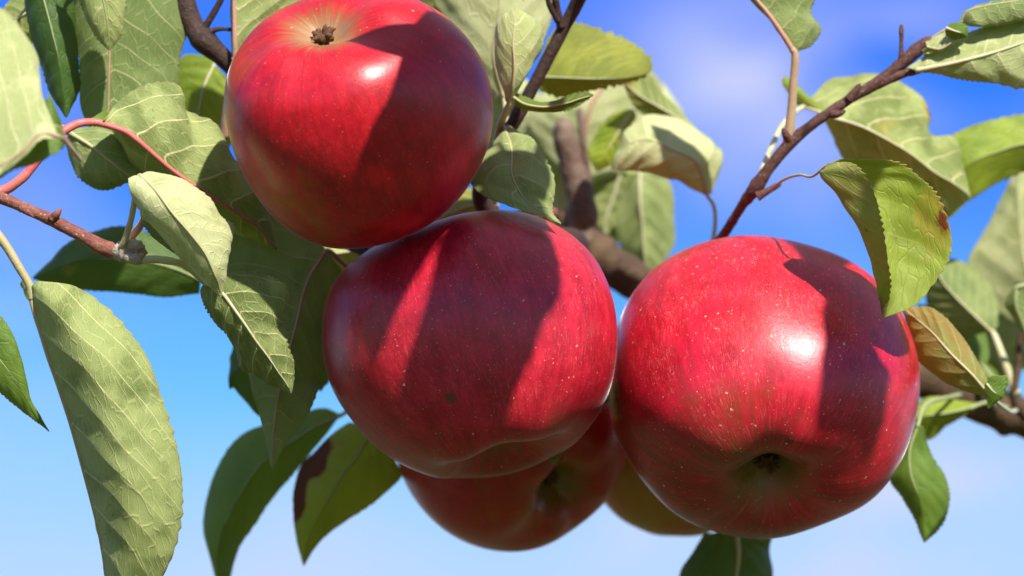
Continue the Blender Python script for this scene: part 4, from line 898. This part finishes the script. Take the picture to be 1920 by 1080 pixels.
# ---- right twig
br = empty('apple_branch', P(1330, 480, -330), 'slender speckled reddish twig rising above the rightmost apple', 'branch', GRP)
wood(br, 'wood', [(1290, 560, -420, 12.8), (1330, 480, -330, 11.2), (1362, 432, -240, 8.8), (1392, 385, -190, 8.8), (1418, 350, -160, 13.6), (1440, 318, -150, 10.4), (1478, 272, -140, 11.2), (1530, 228, -135, 9.6), (1600, 182, -130, 9.6), (1650, 152, -125, 11.2), (1690, 120, -120, 12.0), (1722, 92, -115, 12.8), (1745, 75, -110, 9.6)], W_PURP, 0.14, seed=12,
     extra=([(1484, 268, -138, 9), (1474, 254, -130, 8), (1468, 242, -126, 3)], [(1592, 186, -124, 9), (1604, 170, -118, 7), (1612, 158, -116, 2.5)], [(1560, 214, -128, 8), (1572, 214, -120, 7), (1584, 208, -116, 2.5)], [(1690, 118, -118, 6.4), (1690, 85, -115, 4.0), (1690, 48, -112, 3.2)], [(1420, 368, -150, 9.6), (1440, 358, -145, 6.4), (1462, 345, -140, 4.0)], [(1622, 172, -128, 6), (1690, 140, -112, 8), (1728, 130, -106, 6)]))
leaf(br, [[(1478, 90, -120), (1490, 100, -115), (1500, 94, -120)], [(1455, 50, -120), (1466, 62, -105), (1522, 85, -130)], [(1428, 20, -120), (1440, 25, -100), (1540, 55, -140)], [(1400, -15, -120), (1412, -10, -100), (1520, 25, -130)], [(1380, -60, -120), (1395, -60, -100), (1528, -20, -130)], [(1370, -110, -110), (1385, -110, -100), (1480, -90, -120)], [(1370, -180, -110)] * 3],
     'L', 'grey', 'green', pet=[(1476, 272, -140), (1482, 230, -135), (1487, 160, -125)], stalk='rose', label='hanging leaf on a long pinkish stalk at the top right of centre', veins=6, rib=6, petr=8, ridge=2.5, quilt=4, cup=-0.25, seed=81)
leaf(br, [[(1700, 128, -95), (1716, 132, -90), (1730, 136, -95)], [(1745, 95, -100), (1770, 122, -80), (1765, 142, -95)], [(1800, 65, -110), (1830, 108, -75), (1810, 150, -95)], [(1860, 48, -110), (1885, 92, -75), (1865, 156, -95)], [(1930, 38, -110), (1935, 75, -75), (1930, 166, -95)], [(1990, 30, -110), (1990, 60, -80), (1990, 130, -95)], [(2060, 40, -90)] * 3],
     'L', 'silver', 'green', stalk='pale', label='broad pale leaf with shaded lower half at the top right corner', veins=7, rib=5, quilt=3.5, cup=-0.2, ridge=2.5, nu=120, seed=82)
# rolled leaf
leaf(br, [[(1800, 40, -80), (1798, 42, -70), (1800, 44, -80), (1803, 44, -85), (1803, 42, -85)], [(1815, 42, -120), (1808, 25, -90), (1815, 22, -70), (1824, 48, -65), (1818, 48, -100)], [(1845, 30, -125), (1838, 10, -95), (1845, 12, -65), (1852, 48, -65), (1848, 42, -105)], [(1890, 20, -125), (1880, 0, -95), (1888, 5, -62), (1895, 42, -65), (1892, 35, -105)], [(1940, 10, -125), (1930, -8, -95), (1938, -4, -62), (1945, 30, -65), (1940, 22, -105)], [(2000, -5, -90), (2000, -5, -85), (2000, -5, -80), (2000, -5, -75), (2000, -5, -80)]],
     'L', 'grey', 'green', pet=[(1740, 78, -110), (1770, 58, -95)], stalk='tan', label='tightly rolled leaf in the top right corner', quilt=3, wave=2, tooth=1.5, rib=2.5, seed=83)
leaf(br, [[(1728, 95, -90), (1738, 88, -85), (1735, 78, -90)], [(1735, 108, -90), (1765, 92, -70), (1758, 62, -85)], [(1750, 100, -85), (1785, 80, -62), (1785, 48, -75)], [(1790, 84, -80), (1802, 70, -66), (1806, 46, -75)], [(1815, 62, -75)] * 3],
     'L', 'silver', 'green', label='small crumpled young leaf at the twig tip', wave=9, quilt=4, tooth=4, stalk='tan', seed=84)
leaf(br, [[(1772, 60, -58), (1774, 52, -56), (1780, 44, -58)], [(1775, 68, -60), (1790, 58, -48), (1795, 42, -56)], [(1790, 74, -60), (1803, 62, -48), (1812, 48, -56)], [(1814, 68, -56)] * 3],
     'U', 'grey', 'green', label='tiny dark green leaf at the twig tip', wave=3, tooth=3, seed=85)
# the cupped leaf in front of the right apple, its left half rolled over towards the viewer
leaf(br, [[(1552, 306, 150), (1545, 318, 145), (1556, 308, 140), (1566, 302, 140), (1575, 298, 140)], [(1602, 308, 205), (1537, 326, 160), (1590, 335, 115), (1630, 316, 112), (1662, 300, 120)],
          [(1642, 368, 218), (1580, 382, 172), (1640, 385, 108), (1688, 355, 100), (1722, 330, 110)], [(1655, 430, 222), (1618, 448, 178), (1658, 445, 112), (1715, 410, 98), (1764, 378, 108)],
          [(1664, 485, 212), (1635, 502, 172), (1668, 490, 116), (1728, 466, 100), (1784, 448, 112)], [(1670, 530, 190), (1645, 548, 162), (1676, 535, 122), (1726, 518, 112), (1768, 505, 120)],
          [(1668, 562, 152), (1651, 575, 150), (1674, 565, 130), (1700, 566, 126), (1722, 566, 130)], [(1656, 597, 138)] * 5],
     'U', 'bronze', 'lime', pet=[(1440, 360, -145), (1468, 338, -80), (1500, 328, 20), (1525, 330, 100)], stalk='tan', petr=2.6, label='bright cupped green leaf with a rolled brown edge over the rightmost apple',
     veins=6, vk=1.8, teeth=26, tooth=8, quilt=4, wave=3, rib=2, nu=190, nv=44, seed=86, stain=lambda U, V: 0.62 * np.exp(-((U - .6) / .04) ** 2 - ((V - .93) / .07) ** 2) + 0.30 * smooth(0.3, 0.5, U) * smooth(0.3, 0.6, V) * smooth(0.9, 0.6, U))
leaf(br, [[(1500, 205, -420), (1510, 200, -415), (1512, 190, -420)], [(1470, 150, -440), (1560, 220, -380), (1560, 148, -440)], [(1545, 225, -440), (1610, 235, -380), (1640, 140, -440)], [(1590, 310, -440), (1660, 260, -370), (1700, 160, -440)], [(1640, 360, -440), (1710, 290, -370), (1738, 195, -440)], [(1700, 400, -440), (1755, 325, -370), (1745, 250, -440)], [(1750, 420, -440), (1790, 345, -380), (1790, 262, -440)], [(1820, 370, -420)] * 3],
     'L', 'olive', 'lime', pet=[(1420, 345, -170), (1445, 280, -260), (1475, 225, -360)], stalk='pale', label='large blurred pale leaf behind the speckled twig', wave=9, quilt=4, veins=6, rib=4, tooth=2, seed=87, stain=lambda U, V: 0.6 * np.exp(-((U - .62) / .07) ** 2 - ((V - .9) / .15) ** 2) + 0.3 * np.exp(-((U - .45) / .08) ** 2 - ((V - .1) / .3) ** 2))

# ---- leaves at the far right
bf = empty('apple_branch', P(1905, 900, -560), 'leafy shoot at the right edge below the pale leaves', 'branch', GRP)
wood(bf, 'wood', [(2060, 850, -640, 20), (1980, 800, -620, 16), (1915, 768, -600, 13), (1902, 735, -590, 9), (1908, 690, -585, 7), (1912, 640, -580, 6), (1935, 560, -575, 5), (1990, 450, -560, 5), (2040, 330, -550, 5)], W_BROWN, 0.14, seed=15)
leaf(bf, [[(2010, 330, -520), (2005, 300, -515), (2000, 260, -520)], [(1940, 318, -530), (1930, 270, -500), (1930, 215, -530)], [(1875, 342, -530), (1870, 285, -500), (1850, 228, -530)], [(1822, 372, -530), (1820, 305, -500), (1790, 252, -530)], [(1785, 405, -530), (1785, 340, -510), (1760, 285, -530)], [(1762, 420, -520)] * 3],
     'U', 'olive', 'lime', pet=[(2038, 335, -550), (2025, 320, -530)], stalk='green', label='green translucent leaf with pale upper rim at the right edge', veins=6, wave=3, seed=91)
leaf(bf, [[(2000, 610, -760), (1985, 620, -750), (1960, 620, -760)], [(2000, 520, -780), (1935, 540, -740), (1880, 590, -780)], [(1990, 420, -780), (1915, 460, -740), (1815, 500, -780)], [(1970, 340, -780), (1910, 380, -740), (1850, 425, -780)], [(1940, 310, -770), (1910, 335, -750), (1885, 355, -770)], [(1930, 290, -760)] * 3],
     'L', 'silver', 'green', pet=[(1965, 680, -590), (1990, 650, -700)], stalk='pale', label='pale cream leaf at the right edge above the shoot', veins=6, quilt=3, seed=92)
leaf(bf, [[(1850, 620, -620), (1862, 625, -615), (1872, 610, -620)], [(1800, 630, -640), (1825, 590, -600), (1868, 560, -640)], [(1755, 600, -640), (1790, 555, -600), (1835, 510, -640)], [(1735, 560, -640), (1765, 525, -605), (1800, 490, -640)], [(1750, 480, -620)] * 3],
     'L', 'grey', 'dark', pet=[(1905, 740, -590), (1880, 670, -600)], stalk='pale', petr=8, label='grey-green leaf behind the cupped leaf', seed=93)
leaf(bf, [[(1830, 690, -700), (1845, 690, -690), (1855, 670, -700)], [(1790, 690, -720), (1810, 650, -680), (1845, 620, -720)], [(1740, 650, -720), (1770, 610, -690), (1810, 590, -720)], [(1720, 570, -700)] * 3],
     'U', 'olive', 'green', pet=[(1900, 750, -590), (1870, 720, -640)], stalk='green', label='green leaf low behind the bronze leaf', seed=94)
leaf(bf, [[(1860, 745, -80), (1852, 738, -70), (1856, 722, -75)], [(1800, 728, -90), (1825, 705, -60), (1835, 680, -80)], [(1750, 700, -110), (1785, 665, -70), (1795, 622, -95)], [(1712, 660, -130), (1745, 620, -95), (1745, 577, -110)], [(1700, 610, -130), (1715, 595, -110), (1715, 575, -120)], [(1690, 575, -125)] * 3],
     'L', 'bronze', 'green', pet=[(1905, 770, -580), (1890, 770, -300)], stalk='pale', petr=4, label='bronze-tinged leaf between the rightmost apple and the right edge', veins=6, vk=1.6, quilt=4, tooth=2.5, ridge=2.2, rib=3, nu=120, seed=95, cup=-0.15)
leaf(bf, [[(1848, 728, -60), (1850, 720, -58), (1852, 708, -60)], [(1850, 750, -62), (1864, 735, -55), (1872, 705, -62)], [(1858, 765, -62), (1876, 742, -56), (1890, 712, -62)], [(1882, 745, -60)] * 3],
     'U', 'grey', 'green', label='small bright leaf tip at the end of the bronze leaf', tooth=4, seed=96)
leaf(bf, [[(1915, 545, -480), (1905, 540, -475), (1895, 545, -480)], [(1935, 570, -490), (1905, 575, -470), (1884, 572, -490)], [(1945, 605, -490), (1915, 600, -475), (1895, 592, -490)], [(1930, 640, -480)] * 3],
     'L', 'grey', 'lime', pet=[(1925, 640, -570), (1960, 560, -500), (1930, 535, -480)], stalk='green', label='little light green leaf at the right edge', seed=97)
leaf(bf, [[(1905, 700, -900), (1895, 705, -890), (1885, 715, -900)], [(1880, 620, -920), (1850, 660, -880), (1830, 720, -920)], [(1820, 570, -920), (1790, 630, -880), (1775, 700, -920)], [(1760, 560, -910), (1745, 610, -890), (1735, 660, -910)], [(1700, 600, -900)] * 3],
     'L', 'olive', 'lime', label='blurred yellow-green leaf behind the bronze leaf', stalk='pale', seed=101)
leaf(bf, [[(1930, 700, -820), (1940, 690, -815), (1950, 700, -820)], [(1870, 660, -840), (1900, 620, -800), (1960, 620, -840)], [(1850, 590, -840), (1885, 560, -800), (1950, 540, -840)], [(1850, 520, -830), (1870, 500, -810), (1910, 490, -830)], [(1850, 440, -820)] * 3],
     'L', 'silver', 'green', label='pale blurred leaf among the stalks at the right edge', stalk='pale', seed=102)
leaf(bf, [[(1910, 770, -760), (1905, 760, -755), (1900, 745, -760)], [(1870, 755, -770), (1850, 735, -750), (1860, 690, -770)], [(1810, 745, -770), (1790, 715, -750), (1800, 670, -770)], [(1745, 690, -760)] * 3],
     'U', 'olive', 'green', label='green leaf low over the shaded branch at right', stalk='green', seed=103)
leaf(bf, [[(1715, 790, -300), (1722, 795, -295), (1730, 800, -300)], [(1690, 830, -320), (1705, 850, -290), (1748, 855, -320)], [(1668, 895, -320), (1708, 890, -285), (1772, 893, -320)], [(1690, 930, -320), (1722, 930, -285), (1781, 935, -320)], [(1712, 968, -315), (1730, 970, -295), (1770, 978, -315)], [(1733, 1018, -305)] * 3],
     'U', 'grey', 'green', pet=[(1800, 740, -620), (1735, 760, -400)], stalk='green', label='pointed dark green leaf below the rightmost apple', teeth=22, tooth=4.5, veins=6, cup=0.2, seed=98)
leaf(bf, [[(1830, 755, -560), (1820, 765, -555), (1810, 780, -560)], [(1790, 750, -580), (1775, 775, -550), (1775, 800, -580)], [(1740, 745, -580), (1735, 780, -550), (1740, 825, -580)], [(1690, 790, -570)] * 3],
     'U', 'olive', 'lime', label='olive leaf under the shaded branch at right', pet=[(1890, 765, -590), (1850, 755, -570)], stalk='green', seed=99)
leaf(bf, [[(1320, 1000, -480), (1380, 990, -470), (1450, 1000, -480)], [(1300, 1035, -500), (1385, 1040, -460), (1442, 1030, -500)], [(1275, 1075, -500), (1380, 1085, -460), (1448, 1075, -500)], [(1280, 1130, -500), (1375, 1140, -460), (1440, 1130, -500)], [(1365, 1220, -480)] * 3],
     'U', 'grey', 'dark', pet=[(1500, 880, -640), (1400, 960, -520)], stalk='pale', rib=6, label='dark leaf poking out beneath the rightmost apple', veins=7, tooth=5, cup=0.3, seed=100)
